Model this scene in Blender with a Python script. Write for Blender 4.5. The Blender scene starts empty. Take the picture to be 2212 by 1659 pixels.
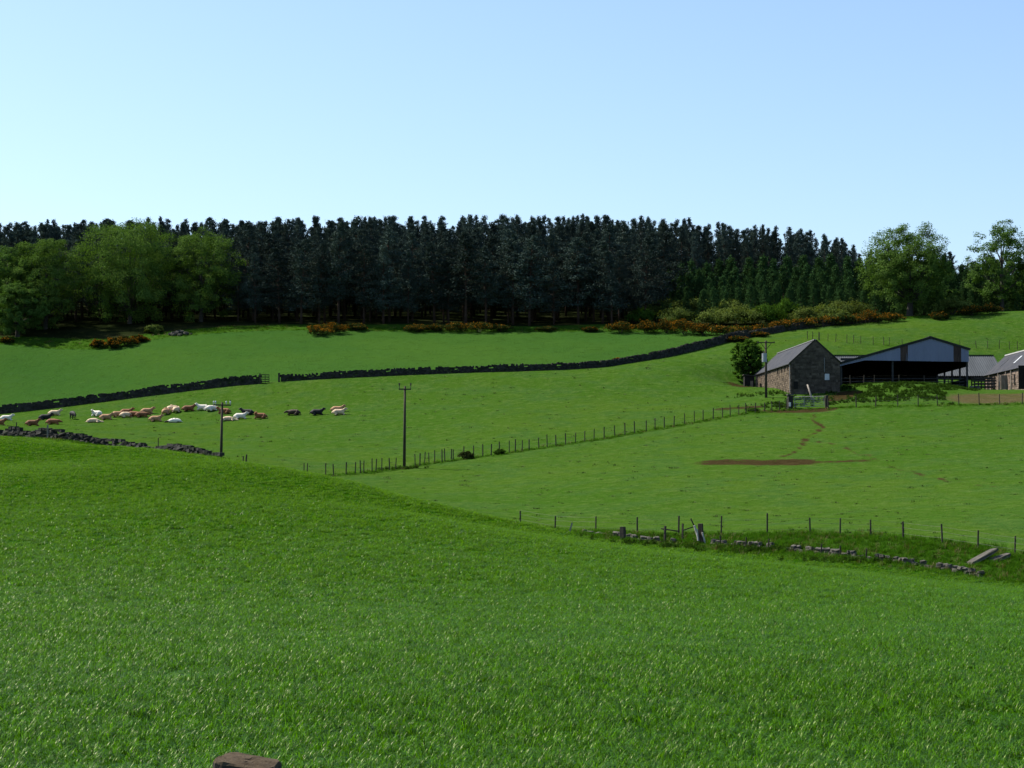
import bpy, bmesh, math, random
import numpy as np
from mathutils import Vector, Matrix, Euler

SC = bpy.context.scene
COL = SC.collection
R = math.radians

# ------------------------------------------------------------------ camera
FPX = 4277.0                       # focal length in units of a 2212 px wide picture
PITCH = math.atan((1050 - 829.5) / FPX)
cam_data = bpy.data.cameras.new('camera')
cam_data.sensor_width = 36.0
cam_data.lens = 36.0 * FPX / 2212.0
cam_data.clip_start = 0.1
cam_data.clip_end = 20000
cam = bpy.data.objects.new('camera', cam_data)
COL.objects.link(cam)
cam.location = (0, 0, 0)
cam.rotation_euler = (R(90) + PITCH, 0, 0)
SC.camera = cam

# ------------------------------------------------------------------ sky and sun
SUN_AZ, SUN_EL = -60.0, 52.0       # behind the wood, to the left
world = bpy.data.worlds.new('World')
SC.world = world
world.use_nodes = True
wn = world.node_tree
bg = wn.nodes['Background']
sky = wn.nodes.new('ShaderNodeTexSky')
sky.sky_type = 'NISHITA'
sky.sun_disc = False
sky.sun_elevation = R(SUN_EL)
sky.sun_rotation = R(SUN_AZ % 360)
sky.altitude = 100
sky.air_density = 1.0
sky.dust_density = 1.2
sky.ozone_density = 4.0
wn.links.new(sky.outputs['Color'], bg.inputs['Color'])
bg.inputs['Strength'].default_value = 0.103
sun_data = bpy.data.lights.new('sun', 'SUN')
sun_data.energy = 5.0
sun_data.angle = R(0.53)
sun_data.color = (1.0, 0.93, 0.80)
sun = bpy.data.objects.new('sun', sun_data)
COL.objects.link(sun)
sdir = Vector((math.sin(R(SUN_AZ)) * math.cos(R(SUN_EL)), math.cos(R(SUN_AZ)) * math.cos(R(SUN_EL)), math.sin(R(SUN_EL))))
sun.rotation_euler = (-sdir).to_track_quat('-Z', 'Y').to_euler()
sun.location = sdir * 300
SC.view_settings.view_transform = 'Standard'
SC.view_settings.look = 'None'
SC.view_settings.exposure = 0.94
SC.view_settings.gamma = 1.0
SC.view_settings.use_curve_mapping = False
SC.cycles.max_bounces = 6
SC.cycles.diffuse_bounces = 3
SC.cycles.glossy_bounces = 2
SC.cycles.transmission_bounces = 4
# ------------------------------------------------------------------ lie of the land
CP, SP = math.cos(PITCH), math.sin(PITCH)
def ray(x, y, d):
    """point seen at picture place (x, y), at depth d metres"""
    u, v = (x - 1106.0) / FPX, (829.5 - y) / FPX
    return np.array((u * d, d * (CP - v * SP), d * (SP + v * CP)))

LAND = [  # picture x, picture y, depth: the survey from which the land is interpolated
 # crop field in front
 (-100,1659,22),(550,1659,22),(1106,1659,22),(1660,1659,22),(2300,1659,22),
 (0,1500,30),(1106,1500,30),(2212,1500,30),(0,1400,41),(1106,1400,40),(2212,1400,40),
 (0,1300,57),(600,1300,60),(1106,1300,62),(1660,1300,66),(2212,1300,72),
 (0,1200,80),(478,1200,81),(800,1200,83),(1106,1205,88),(1400,1210,94),(1700,1225,98),
 (0,1100,110),(478,1100,106),(800,1100,116),(960,1120,124),(1106,1150,115),
 (0,1000,160),(250,1000,150),(-200,990,160),(-300,1200,80),
 (0,950,212),(120,958,200),(250,968,188),(370,980,175),(478,991,164),
 (600,1012,156),(700,1030,150),(800,1052,144),(900,1080,139),(1000,1103,135),(1115,1128,131),(1230,1151,128),
 # right hand edge: ruined wall and bank
 (1320,1166,125),(1400,1172,123),(1500,1181,120.5),(1600,1186,118.5),(1720,1196,116),(1800,1200,114.5),(1900,1212,112),(2000,1224,110),(2125,1240,107.5),(2212,1252,105.5),(2350,1270,102),
 (1286,1149,131.5),(1376,1153,129.5),(1466,1157,127.5),(1556,1156,125.5),(1656,1155,124),(1748,1151,122.5),(1812,1153,121.5),(1878,1157,120.5),(1948,1163,119),(2033,1172,117),(2110,1184,115),(2188,1197,113),(2300,1215,110),
 # dip behind the crest
 (478,1035,182),(600,1040,176),(700,1053,168),(800,1069,160),(900,1090,152),(1000,1111,144.5),(1115,1132,138),(1230,1153,132.5),
 (478,990,196),(300,985,206),
 # mid fence line
 (700,1028,186),(875,1011,192),(932,1000,195),(1106,977,201),(1300,948,209),(1450,922,217),(1600,895,226),(1650,886,229),
 (600,1030,184),
 # pasture left of fence
 (300,935,232),(600,960,218),(900,960,214),(1100,910,227),(1350,880,236),(1550,850,246),
 (0,930,232),(-200,925,230),(0,915,249),(200,905,253),(500,893,252),(800,880,248),(100,900,261),
 (0,894,268),(250,862,268),(420,842,267),(575,827,266),(800,814,265),(1100,803,265),(1310,793,269),(1450,770,279),(1520,754,285),(1600,733,293),(1700,716,300),(1780,706,303),(1870,698,306),(-200,905,268),
 (1350,840,250),(1500,800,264),(1600,780,272),(1580,835,250),
 # upper field up to the wood
 (0,820,284),(300,800,282),(700,770,284),(1100,760,286),(1400,745,291),
 (0,748,299),(120,750,300),(230,755,297),(330,735,301),(450,722,305),(560,716,307),(700,716,308),(900,719,308),(1100,719,308),(1300,719,308),(1450,719,306),
 (0,715,314),(300,706,315),(600,699,316),(900,700,316),(1300,700,316),(1600,695,314),
 # right pasture
 (1300,1100,149),(1300,1040,170),(1550,1100,147),(1550,1000,182),(1850,1100,144),(1850,1000,178),(2150,1100,138),(2150,1000,172),(2300,1100,134),(2300,1000,168),
 (1550,940,208),(1750,920,212),(2000,920,210),(2200,920,206),(2350,920,204),
 (1690,888,228),(1750,885,228),(1850,880,226.5),(1940,879,226),(2026,877,226),(2116,875,226),(2209,873,226),(2400,868,226),
 # farm plateau
 (1640,862,236),(1700,853,237.5),(1760,850,238),(1800,844,240),(1632,841,262),(1600,832,264),
 (1870,850,236),(1960,846,236),(2060,852,234),(1880,829,243),(1960,826,244),(2040,829,244),(2100,843,243),
 (2000,838,252),(1850,838,252),(2100,842,252),(1850,828,268),(2050,830,268),(2140,846,256),(2212,842,243),(2300,842,240),(2400,842,250),(2400,820,275),
 # slope behind the farm
 (1750,770,276),(1950,765,284),(2150,760,286),(1750,740,290),(1950,728,293),(2150,728,294),(2300,726,294),
 (1800,708,301),(1900,697,306),(1985,689,309),(2080,682,312),(2160,675,314),(2300,668,316),(2450,662,317),
 # ground under the wood
 (-250,700,330),(200,690,330),(700,688,330),(1200,690,330),(1700,690,328),(2200,678,330),
]
NEAR = [(-40,-60,-1.5),(40,-60,-1.5),(0,0,-1.7),(-12,0,-1.7),(12,0,-1.7),(0,3.3,-1.72),(-6,3.3,-1.72),(6,3.3,-1.72),
 (0,8,-1.98),(-6,8,-1.98),(6,8,-1.98),(0,14,-2.5),(-7,14,-2.5),(7,14,-2.5),(-40,20,-2.6),(40,20,-3.4),
 (-110,60,-2.0),(110,60,-6),(-110,160,2),(110,120,-3),(120,226,9),(120,300,26),(-120,260,8),(-120,310,19),
 (-120,360,31),(-60,360,32),(0,360,33),(60,360,31.5),(120,360,30),(-120,400,38),(0,400,39.5),(120,400,36),(-60,440,43),(60,440,41)]
pts = np.array([ray(*p) for p in LAND] + [np.array(p, float) for p in NEAR])

def tps_fit(P, lam=0.6):
    n = len(P); xy = P[:, :2] / 50.0
    r2 = ((xy[:, None] - xy[None]) ** 2).sum(-1)
    K = np.where(r2 > 0, r2 * np.log(np.maximum(r2, 1e-12)), 0) + np.eye(n) * lam * 1e-3
    A = np.hstack([np.ones((n, 1)), xy])
    M = np.block([[K, A], [A.T, np.zeros((3, 3))]])
    s = np.linalg.solve(M, np.concatenate([P[:, 2], np.zeros(3)]))
    return xy, s
_xy, _s = tps_fit(pts)
def tps(X, Y):
    q = np.stack([X, Y], -1).reshape(-1, 2) / 50.0
    out = np.empty(len(q))
    for i in range(0, len(q), 20000):
        b = q[i:i + 20000]
        r2 = ((b[:, None] - _xy[None]) ** 2).sum(-1)
        out[i:i + 20000] = np.where(r2 > 0, r2 * np.log(np.maximum(r2, 1e-12)), 0) @ _s[:-3] + _s[-3] + b @ _s[-2:]
    return out.reshape(np.shape(X))

STEP = 2.0
GX = np.arange(-130, 130.01, STEP); GY = np.arange(-60, 450.01, STEP)
ZG = tps(*np.meshgrid(GX, GY, indexing='ij'))
def height(x, y):
    """ground height, vectorised; beyond the survey the edge value runs on"""
    x = np.clip(np.asarray(x, float), GX[0], GX[-1] - 1e-6); y = np.clip(np.asarray(y, float), GY[0], GY[-1] - 1e-6)
    fx = (x - GX[0]) / STEP; fy = (y - GY[0]) / STEP
    i = np.floor(fx).astype(int); j = np.floor(fy).astype(int); a = fx - i; b = fy - j
    i1 = np.minimum(i + 1, len(GX) - 1); j1 = np.minimum(j + 1, len(GY) - 1)
    return ((1 - a) * (1 - b) * ZG[i, j] + a * (1 - b) * ZG[i1, j] + (1 - a) * b * ZG[i, j1] + a * b * ZG[i1, j1])
def hz(x, y): return float(height(x, y))
def hit(x, y, d0=15.0, d1=420.0):
    """first place on the land seen at picture place (x, y)"""
    ds = np.arange(d0, d1, 0.25)
    u, v = (x - 1106.0) / FPX, (829.5 - y) / FPX
    X, Y, Z = u * ds, ds * (CP - v * SP), ds * (SP + v * CP)
    below = Z < height(X, Y)
    k = int(np.argmax(below)) if below.any() else len(ds) - 1
    return np.array((X[k], Y[k], hz(X[k], Y[k])))
def at(x, d):
    """place on the land at picture column x and depth d"""
    X = (x - 1106.0) / FPX * d
    return np.array((X, d, hz(X, d)))
def proj(p):
    d = p[1] * CP + p[2] * SP; v = (-p[1] * SP + p[2] * CP) / d
    return 1106 + FPX * p[0] / d, 829.5 - FPX * v, d
# ------------------------------------------------------------------ helpers
def tag(o, label=None, cat=None, group=None, kind=None):
    if label: o['label'] = label
    if cat: o['category'] = cat
    if group: o['group'] = group
    if kind: o['kind'] = kind
    return o
def empty(name, loc, rz=0.0, label=None, cat=None, group=None):
    o = bpy.data.objects.new(name, None)
    o.empty_display_size = 0.3
    COL.objects.link(o)
    o.location = [float(c) for c in loc]; o.rotation_euler = (0, 0, rz)
    return tag(o, label, cat, group)
def add(name, me, parent=None, loc=(0, 0, 0), rot=(0, 0, 0), scale=(1, 1, 1)):
    o = bpy.data.objects.new(name, me)
    COL.objects.link(o)
    if parent is not None: o.parent = parent
    o.location = [float(c) for c in loc]; o.rotation_euler = rot; o.scale = scale
    return o
def copy_tree(o, parent=None):
    c = o.copy(); COL.objects.link(c)
    if parent is not None: c.parent = parent
    for ch in o.children: copy_tree(ch, c)
    return c
class MB:
    """collects shapes for one mesh"""
    def __init__(s): s.v = []; s.f = []; s.m = []
    def quad_strip(s, *a): pass
    def box(s, c, d, rz=0.0, jit=0.0, rng=None, m=0, rot=None):
        n = len(s.v); M = rot if rot is not None else Matrix.Rotation(rz, 3, 'Z')
        for sx in (-.5, .5):
            for sy in (-.5, .5):
                for sz in (-.5, .5):
                    p = Vector((sx * d[0], sy * d[1], sz * d[2]))
                    if jit: p += Vector((rng.uniform(-jit, jit), rng.uniform(-jit, jit), rng.uniform(-jit, jit)))
                    s.v.append(tuple(M @ p + Vector(c)))
        for q in ((0, 1, 3, 2), (4, 6, 7, 5), (0, 4, 5, 1), (2, 3, 7, 6), (0, 2, 6, 4), (1, 5, 7, 3)):
            s.f.append(tuple(n + k for k in q)); s.m.append(m)
        return s
    def tube(s, P, rad, seg=8, m=0, cap=True):
        P = [Vector(p) for p in P]; n0 = len(s.v)
        for i, p in enumerate(P):
            t = (P[min(i + 1, len(P) - 1)] - P[max(i - 1, 0)]).normalized()
            a = t.orthogonal().normalized() if abs(t.z) < .999 else Vector((1, 0, 0))
            if abs(t.z) >= .9: a = (Vector((1, 0, 0)) - t * t.x).normalized()
            b = t.cross(a)
            r = rad[i] if hasattr(rad, '__len__') else rad
            for k in range(seg):
                w = 2 * math.pi * k / seg
                s.v.append(tuple(p + a * (math.cos(w) * r) + b * (math.sin(w) * r)))
        for i in range(len(P) - 1):
            for k in range(seg):
                k2 = (k + 1) % seg
                s.f.append((n0 + i * seg + k, n0 + i * seg + k2, n0 + (i + 1) * seg + k2, n0 + (i + 1) * seg + k)); s.m.append(m)
        if cap:
            s.f.append(tuple(n0 + k for k in range(seg))[::-1]); s.m.append(m)
            e = n0 + (len(P) - 1) * seg
            s.f.append(tuple(e + k for k in range(seg))); s.m.append(m)
        return s
    def prism(s, poly, z0, z1, m=0):
        """poly in (a, b), extruded along the third axis; caller maps axes with s.map"""
        n = len(s.v); k = len(poly)
        for a, b in poly: s.v.append((a, b, z0))
        for a, b in poly: s.v.append((a, b, z1))
        s.f.append(tuple(n + i for i in range(k))[::-1]); s.m.append(m)
        s.f.append(tuple(n + k + i for i in range(k))); s.m.append(m)
        for i in range(k):
            j = (i + 1) % k
            s.f.append((n + i, n + j, n + k + j, n + k + i)); s.m.append(m)
        return s
    def mesh(s, name, *mats, smooth=False, fix=False):
        me = bpy.data.meshes.new(name)
        me.from_pydata(s.v, [], s.f)
        for m in mats: me.materials.append(m)
        if len(mats) > 1: me.polygons.foreach_set('material_index', s.m)
        if smooth: me.polygons.foreach_set('use_smooth', [True] * len(me.polygons))
        if fix:
            bm = bmesh.new(); bm.from_mesh(me); bmesh.ops.recalc_face_normals(bm, faces=bm.faces); bm.to_mesh(me); bm.free()
        me.update()
        return me
    def build(s, name, mat, parent=None, loc=(0, 0, 0), rot=(0, 0, 0), smooth=False, fix=True):
        mats = mat if isinstance(mat, (list, tuple)) else (mat,)
        return add(name, s.mesh(name, *mats, smooth=smooth, fix=fix), parent, loc, rot)

def np_mesh(name, V, F, mats, midx=None, smooth=False):
    """fast mesh from arrays; F is (n, 4) or (n, 3)"""
    me = bpy.data.meshes.new(name)
    V = np.asarray(V, np.float32); F = np.asarray(F, np.int32); n, k = F.shape
    me.vertices.add(len(V)); me.vertices.foreach_set('co', V.ravel())
    me.loops.add(n * k); me.loops.foreach_set('vertex_index', F.ravel())
    me.polygons.add(n); me.polygons.foreach_set('loop_start', np.arange(0, n * k, k, dtype=np.int32))
    me.polygons.foreach_set('loop_total', np.full(n, k, np.int32))
    for m in mats: me.materials.append(m)
    if midx is not None: me.polygons.foreach_set('material_index', np.asarray(midx, np.int32))
    if smooth: me.polygons.foreach_set('use_smooth', np.ones(n, bool))
    me.update(calc_edges=True); me.validate()
    return me

def leaf_quads(C, size, rng, flat=0.0, aspect=0.6, face=None, wild=.7):
    """one small four-cornered leaf at each centre"""
    n = len(C); size = np.broadcast_to(size, (n,)) * rng.uniform(.6, 1.4, n)
    a = rng.normal(size=(n, 3)); a[:, 2] *= (1 - flat); a /= np.linalg.norm(a, axis=1)[:, None] + 1e-9
    b = rng.normal(size=(n, 3)); b[:, 2] *= (1 - flat); b -= a * (a * b).sum(1)[:, None]; b /= np.linalg.norm(b, axis=1)[:, None] + 1e-9
    if face is not None:                       # leaves turned to face outwards, unevenly
        nrm = face / (np.linalg.norm(face, axis=1)[:, None] + 1e-9) + rng.normal(0, wild, (n, 3)); nrm /= np.linalg.norm(nrm, axis=1)[:, None] + 1e-9
        a = np.cross(nrm, rng.normal(size=(n, 3))); a /= np.linalg.norm(a, axis=1)[:, None] + 1e-9; b = np.cross(nrm, a)
    a *= (size * .5)[:, None]; b *= (size * .5 * aspect)[:, None]
    V = np.stack([C - a, C + b * .9 - a * .1, C + a, C - b * .9 + a * .1], 1).reshape(-1, 3)
    return V, np.arange(4 * n).reshape(n, 4)

# ------------------------------------------------------------------ materials
TONE = .66                                  # all base colours lie this much below the swatches written here
def tone(c): return tuple(x * TONE for x in c)
def new_mat(name):
    m = bpy.data.materials.new(name); m.use_nodes = True
    nt = m.node_tree; p = nt.nodes['Principled BSDF']
    return m, nt, p
def N(nt, typ, **kw):
    n = nt.nodes.new(typ)
    for k, v in kw.items():
        if k.startswith('i_'):
            key = k[2:]
            n.inputs[int(key) if key.isdigit() else key].default_value = v
        else: setattr(n, k, v)
    return n
def mixc(nt, fac, a, b, blend='MIX'):
    n = nt.nodes.new('ShaderNodeMix'); n.data_type = 'RGBA'; n.blend_type = blend
    for sock, val in ((n.inputs[0], fac), (n.inputs[6], a), (n.inputs[7], b)):
        if hasattr(val, 'links'): nt.links.new(val, sock)
        elif isinstance(val, (int, float)): sock.default_value = val
        else: sock.default_value = (*val, 1) if len(val) == 3 else val
    return n.outputs[2]
def noise(nt, scale, detail=4, rough=.55, vec=None, dist=0.0):
    n = N(nt, 'ShaderNodeTexNoise'); n.inputs['Scale'].default_value = scale; n.inputs['Detail'].default_value = detail
    n.inputs['Roughness'].default_value = rough; n.inputs['Distortion'].default_value = dist
    if vec is not None: nt.links.new(vec, n.inputs['Vector'])
    return n.outputs['Fac']
def ramp(nt, fac, lo, hi, a=0.0, b=1.0):
    n = N(nt, 'ShaderNodeMapRange'); n.inputs[1].default_value = lo; n.inputs[2].default_value = hi
    n.inputs[3].default_value = a; n.inputs[4].default_value = b; n.clamp = True
    nt.links.new(fac, n.inputs[0]); return n.outputs[0]
def coords(nt, kind='Object', sc=None):
    t = N(nt, 'ShaderNodeTexCoord').outputs[kind]
    if sc:
        m = N(nt, 'ShaderNodeMapping'); m.inputs['Scale'].default_value = sc; nt.links.new(t, m.inputs['Vector']); return m.outputs[0]
    return t
def bump(nt, p, h, strength=.4, dist=.05):
    b = N(nt, 'ShaderNodeBump'); b.inputs['Strength'].default_value = strength; b.inputs['Distance'].default_value = dist
    nt.links.new(h, b.inputs['Height']); nt.links.new(b.outputs[0], p.inputs['Normal'])
def leaf_mat(name, c1, c2, transl=.3, rough=.5, spec=.4, tcol=None, inst=.5):
    """foliage: colour differs from leaf to leaf and from plant to plant; light shines through"""
    m, nt, p = new_mat(name)
    g = N(nt, 'ShaderNodeNewGeometry').outputs['Random Per Island']
    o = N(nt, 'ShaderNodeObjectInfo').outputs['Random']
    c = mixc(nt, g, tone(c1), tone(c2))
    v = ramp(nt, o, 0, 1, 1 - inst * .5, 1 + inst * .5)
    hs = N(nt, 'ShaderNodeHueSaturation'); nt.links.new(v, hs.inputs['Value']); nt.links.new(c, hs.inputs['Color'])
    nt.links.new(hs.outputs[0], p.inputs['Base Color'])
    p.inputs['Roughness'].default_value = rough; p.inputs['Specular IOR Level'].default_value = spec
    p.inputs['Specular Tint'].default_value = (.9, 1.0, .35, 1)
    t = N(nt, 'ShaderNodeBsdfTranslucent')
    tc = mixc(nt, 1.0, hs.outputs[0], tcol or (1.3, 1.25, .45), 'MULTIPLY')
    nt.links.new(tc, t.inputs['Color'])
    mx = N(nt, 'ShaderNodeMixShader'); mx.inputs[0].default_value = transl
    nt.links.new(p.outputs[0], mx.inputs[1]); nt.links.new(t.outputs[0], mx.inputs[2])
    nt.links.new(mx.outputs[0], nt.nodes['Material Output'].inputs['Surface'])
    return m
def rough_mat(name, c1, c2, sc=3.0, rough=.9, bsc=12.0, bstr=.5, bd=.03, island=0.0, spec=.2, stretch=None, c3=None):
    """weathered surface: two tones in noise patches, fine relief"""
    m, nt, p = new_mat(name)
    v = coords(nt, 'Object', stretch) if stretch else coords(nt)
    f = ramp(nt, noise(nt, sc, 5, .6, v), .35, .65)
    c = mixc(nt, f, tone(c1), tone(c2))
    if c3: c = mixc(nt, ramp(nt, noise(nt, sc * .37, 3, .5, v), .52, .64), c, tone(c3))
    if island:
        g = N(nt, 'ShaderNodeNewGeometry').outputs['Random Per Island']
        hs = N(nt, 'ShaderNodeHueSaturation'); nt.links.new(ramp(nt, g, 0, 1, 1 - island, 1 + island), hs.inputs['Value']); nt.links.new(c, hs.inputs['Color']); c = hs.outputs[0]
    nt.links.new(c, p.inputs['Base Color'])
    p.inputs['Roughness'].default_value = rough; p.inputs['Specular IOR Level'].default_value = spec
    bump(nt, p, noise(nt, bsc, 4, .6, v), bstr, bd)
    return m

M = {}
M['crop'] = leaf_mat('young_barley', (.008, .056, .001), (.118, .315, .004), .42, .38, .17, inst=.7)
M['crop_far'] = leaf_mat('young_barley_far', (.048, .148, .009), (.128, .275, .016), .42, .55, .04, inst=.5)
M['pasture_blade'] = leaf_mat('pasture_grass', (.054, .128, .013), (.090, .164, .020), .45, .7, .03, inst=.4)
M['dark_blade'] = leaf_mat('dark_tussock', (.020, .048, .007), (.034, .066, .010), .2, .6, .15)
M['field_blade'] = leaf_mat('upper_barley', (.041, .106, .017), (.056, .126, .020), .45, .7, .03, inst=.3)
M['rough_blade'] = leaf_mat('rough_grass', (.034, .118, .007), (.062, .155, .014), .40, .8, .0, inst=.6)
M['dry_blade'] = leaf_mat('dry_grass', (.11, .10, .035), (.16, .14, .055), .2, .7, .2)
M['weed'] = leaf_mat('nettle_leaf', (.024, .066, .009), (.056, .108, .018), .25, .8, .0, inst=.7)
M['pine'] = leaf_mat('pine_needles', (.040, .064, .056), (.070, .098, .082), .06, .9, .0, (1, 1, .6), .75)
M['spruce'] = leaf_mat('spruce_needles', (.030, .076, .026), (.062, .125, .042), .15, .8, .0, (1, 1, .6), .5)
M['beech'] = leaf_mat('broad_leaf', (.080, .155, .028), (.145, .235, .054), .24, .8, .0, (1.0, 1.2, .5), inst=.25)
M['ash'] = leaf_mat('ash_leaf', (.062, .132, .026), (.115, .195, .046), .22, .8, .0, (1.0, 1.2, .5), inst=.25)
M['ochre_leaf'] = leaf_mat('ochre_young_leaf', (.11, .105, .014), (.16, .145, .020), .3, .8, .0)
M['willow'] = leaf_mat('willow_leaf', (.085, .130, .028), (.145, .190, .048), .26, .8, .0, inst=.5)
M['hawthorn'] = leaf_mat('hawthorn_leaf', (.034, .090, .012), (.075, .150, .022), .3, .8, .0)
M['gorse_green'] = leaf_mat('gorse_spines', (.026, .044, .012), (.060, .076, .020), .1, .8, .0)
M['gorse_bloom'] = leaf_mat('gorse_bloom', (.24, .098, .010), (.37, .160, .014), .2, .8, .0, (1.1, 1, .6), .7)
M['bark'] = rough_mat('pine_bark', (.045, .028, .020), (.085, .052, .036), 2.0)
M['grey_bark'] = rough_mat('grey_bark', (.05, .045, .038), (.09, .08, .068), 3.0)
M['dyke'] = rough_mat('dyke_stone', (.024, .025, .022), (.048, .047, .041), 2.5, island=.4, c3=(.022, .030, .014))
M['pale_stone'] = rough_mat('pale_field_stone', (.072, .066, .056), (.140, .130, .112), 4.0, island=.4, c3=(.045, .052, .028))
M['barn_stone'] = rough_mat('barn_rubble', (.105, .078, .055), (.21, .160, .112), 1.6, island=.38)
M['gable_stone'] = rough_mat('shaded_barn_rubble', (.062, .050, .040), (.125, .100, .078), 1.6, island=.38)  # barn rubble again, with the gable's shade put into its colour
M['mortar'] = rough_mat('lime_mortar', (.10, .08, .06), (.15, .12, .095), 3.0)
M['pole_wood'] = rough_mat('creosoted_wood', (.045, .038, .028), (.085, .070, .050), 5.0, stretch=(1, 1, .1))
M['post_wood'] = rough_mat('weathered_post', (.040, .034, .026), (.085, .073, .058), 8.0, stretch=(1, 1, .15))
M['old_wood'] = rough_mat('silvered_wood', (.24, .21, .17), (.40, .36, .31), 8.0, stretch=(1, 1, .15))
M['white_wood'] = rough_mat('flaking_white_wood', (.45, .43, .40), (.62, .60, .57), 8.0)
M['wire'] = rough_mat('fence_wire', (.10, .10, .10), (.16, .15, .14), 9.0, rough=.5)
M['galv'] = rough_mat('galvanised_steel', (.24, .245, .255), (.34, .345, .36), 4.0, rough=.5, spec=.5, bstr=.1)
M['dark_steel'] = rough_mat('painted_steel', (.03, .032, .036), (.06, .06, .062), 3.0, rough=.6)
M['cladding'] = rough_mat('blue_grey_cladding', (.235, .262, .375), (.28, .31, .43), .5, rough=.8, bstr=.05, stretch=(1, 1, .2))
M['rust'] = rough_mat('rusted_cladding', (.050, .036, .034), (.11, .075, .062), 1.6, rough=.9, bstr=.2, stretch=(2, 1, .35), c3=(.15, .19, .27))
M['fibre'] = rough_mat('fibre_cement', (.085, .095, .105), (.125, .138, .15), .7, spec=.05, rough=.9, bstr=.1, stretch=(1, .3, .3))
M['barge'] = rough_mat('dark_verge', (.022, .028, .026), (.04, .045, .04), 2.0)
M['ceramic'] = rough_mat('white_porcelain', (.75, .75, .74), (.85, .85, .84), 4.0, rough=.25, spec=.6, bstr=0.0)
M['brown_ceramic'] = rough_mat('brown_porcelain', (.05, .03, .02), (.07, .045, .03), 4.0, rough=.3, spec=.6, bstr=0.0)
M['trafo'] = rough_mat('transformer_grey', (.36, .39, .42), (.44, .47, .5), 2.0, rough=.5)
M['ridge'] = rough_mat('pale_ridge', (.55, .55, .54), (.7, .7, .69), 2.0, rough=.6)
M['glazing'] = rough_mat('rooflight', (.60, .63, .66), (.75, .77, .8), 2.0, rough=.35, spec=.6, bstr=0.0)
M['white_sheet'] = rough_mat('white_sheet', (.60, .62, .66), (.72, .74, .78), 2.0, rough=.6, bstr=.1)
M['void'] = rough_mat('dark_timber_and_shade', (.012, .011, .010), (.022, .020, .018), 3.0)  # dark timber, also the painted shade of the barn's vent slits
M['boards'] = rough_mat('weathered_boards', (.17, .125, .10), (.30, .235, .19), 3.0, island=.4, stretch=(1, .2, 1))
M['bag'] = rough_mat('pale_sack', (.42, .42, .36), (.60, .59, .5), 2.0)

def slate_mat():
    m, nt, p = new_mat('slate')
    v = coords(nt)
    br = N(nt, 'ShaderNodeTexBrick'); br.offset = .5
    br.inputs['Scale'].default_value = 1.0; br.inputs['Mortar Size'].default_value = .012; br.inputs['Brick Width'].default_value = .35; br.inputs['Row Height'].default_value = .22
    br.inputs['Color1'].default_value = (.032, .035, .046, 1); br.inputs['Color2'].default_value = (.046, .050, .062, 1); br.inputs['Mortar'].default_value = (.020, .022, .026, 1)
    mp = N(nt, 'ShaderNodeMapping'); mp.inputs['Rotation'].default_value = (0, 0, R(90)); nt.links.new(v, mp.inputs['Vector']); nt.links.new(mp.outputs[0], br.inputs['Vector'])
    c = mixc(nt, ramp(nt, noise(nt, .8, 5, .6, v), .4, .7), br.outputs['Color'], (.055, .057, .062))
    nt.links.new(c, p.inputs['Base Color']); p.inputs['Roughness'].default_value = .85; p.inputs['Specular IOR Level'].default_value = .08
    bump(nt, p, br.outputs['Fac'], -.4, .02)
    return m
M['slate'] = slate_mat()

# ------------------------------------------------------------------ the ground sheet
def line(pairs):
    P = np.array([at(x, d)[:2] for x, d in pairs]); return P[np.argsort(P[:, 0])]
def yline(L, X): return np.interp(X, L[:, 0], L[:, 1])
def seg_dist(X, Y, pts2):
    best = np.full(np.shape(X), 1e9)
    for (ax, ay), (bx, by) in zip(pts2[:-1], pts2[1:]):
        dx, dy = bx - ax, by - ay; L2 = dx * dx + dy * dy + 1e-9
        t = np.clip(((X - ax) * dx + (Y - ay) * dy) / L2, 0, 1)
        best = np.minimum(best, np.hypot(X - ax - t * dx, Y - ay - t * dy))
    return best
L_CROP = line([(-400, 205), (0, 197), (250, 184), (478, 166), (700, 156), (1000, 142), (1230, 131), (1400, 123), (1700, 116.5), (2125, 107.5), (2350, 101.5), (3000, 92)])
L_WALL = line([(-400, 268), (0, 268), (250, 268), (420, 267), (575, 266), (800, 265), (1100, 265), (1310, 269), (1450, 279), (1600, 293), (1700, 300), (1870, 306), (2300, 316), (2600, 317)])
L_WOOD = line([(-400, 299), (0, 300), (230, 297), (330, 301), (450, 305), (560, 307), (700, 308.5), (1300, 308.5), (1450, 306.5), (1600, 301), (1700, 302), (1870, 307), (2300, 317), (2600, 318)])
L_MID = [at(x, d)[:2] for x, d in ((480, 182), (600, 184), (700, 186), (875, 192), (932, 195), (1106, 201), (1300, 209), (1450, 217), (1600, 226), (1690, 228.5))]
L_FRONT = [at(x, d)[:2] for x, d in ((1690, 228.5), (1850, 226.5), (2026, 226), (2209, 226), (2400, 226))]
L_RIGHT = [at(x, d)[:2] for x, d in ((1124, 138), (1199, 134.5), (1286, 131.5), (1376, 129.5), (1466, 127.5), (1556, 125.5), (1656, 124), (1748, 122.5), (1812, 121.5), (1878, 120.5), (1948, 119), (2033, 117), (2110, 115), (2188, 113), (2300, 110))]
L_BACK = [at(x, d)[:2] for x, d in ((1746, 292), (1830, 289), (1960, 287), (2075, 287), (2300, 287))]
MUD = [hit(x, 999)[:2] for x in (1560, 1610, 1660, 1715)]
MUD2 = [hit(x, y)[:2] for x, y in ((1740, 998), (1800, 997), (1870, 995))]
TRACK = [hit(x, y)[:2] for x, y in ((1757, 895), (1758, 905), (1770, 915), (1776, 922), (1768, 930), (1742, 942), (1736, 952), (1730, 965), (1715, 976), (1690, 986))]
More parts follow.
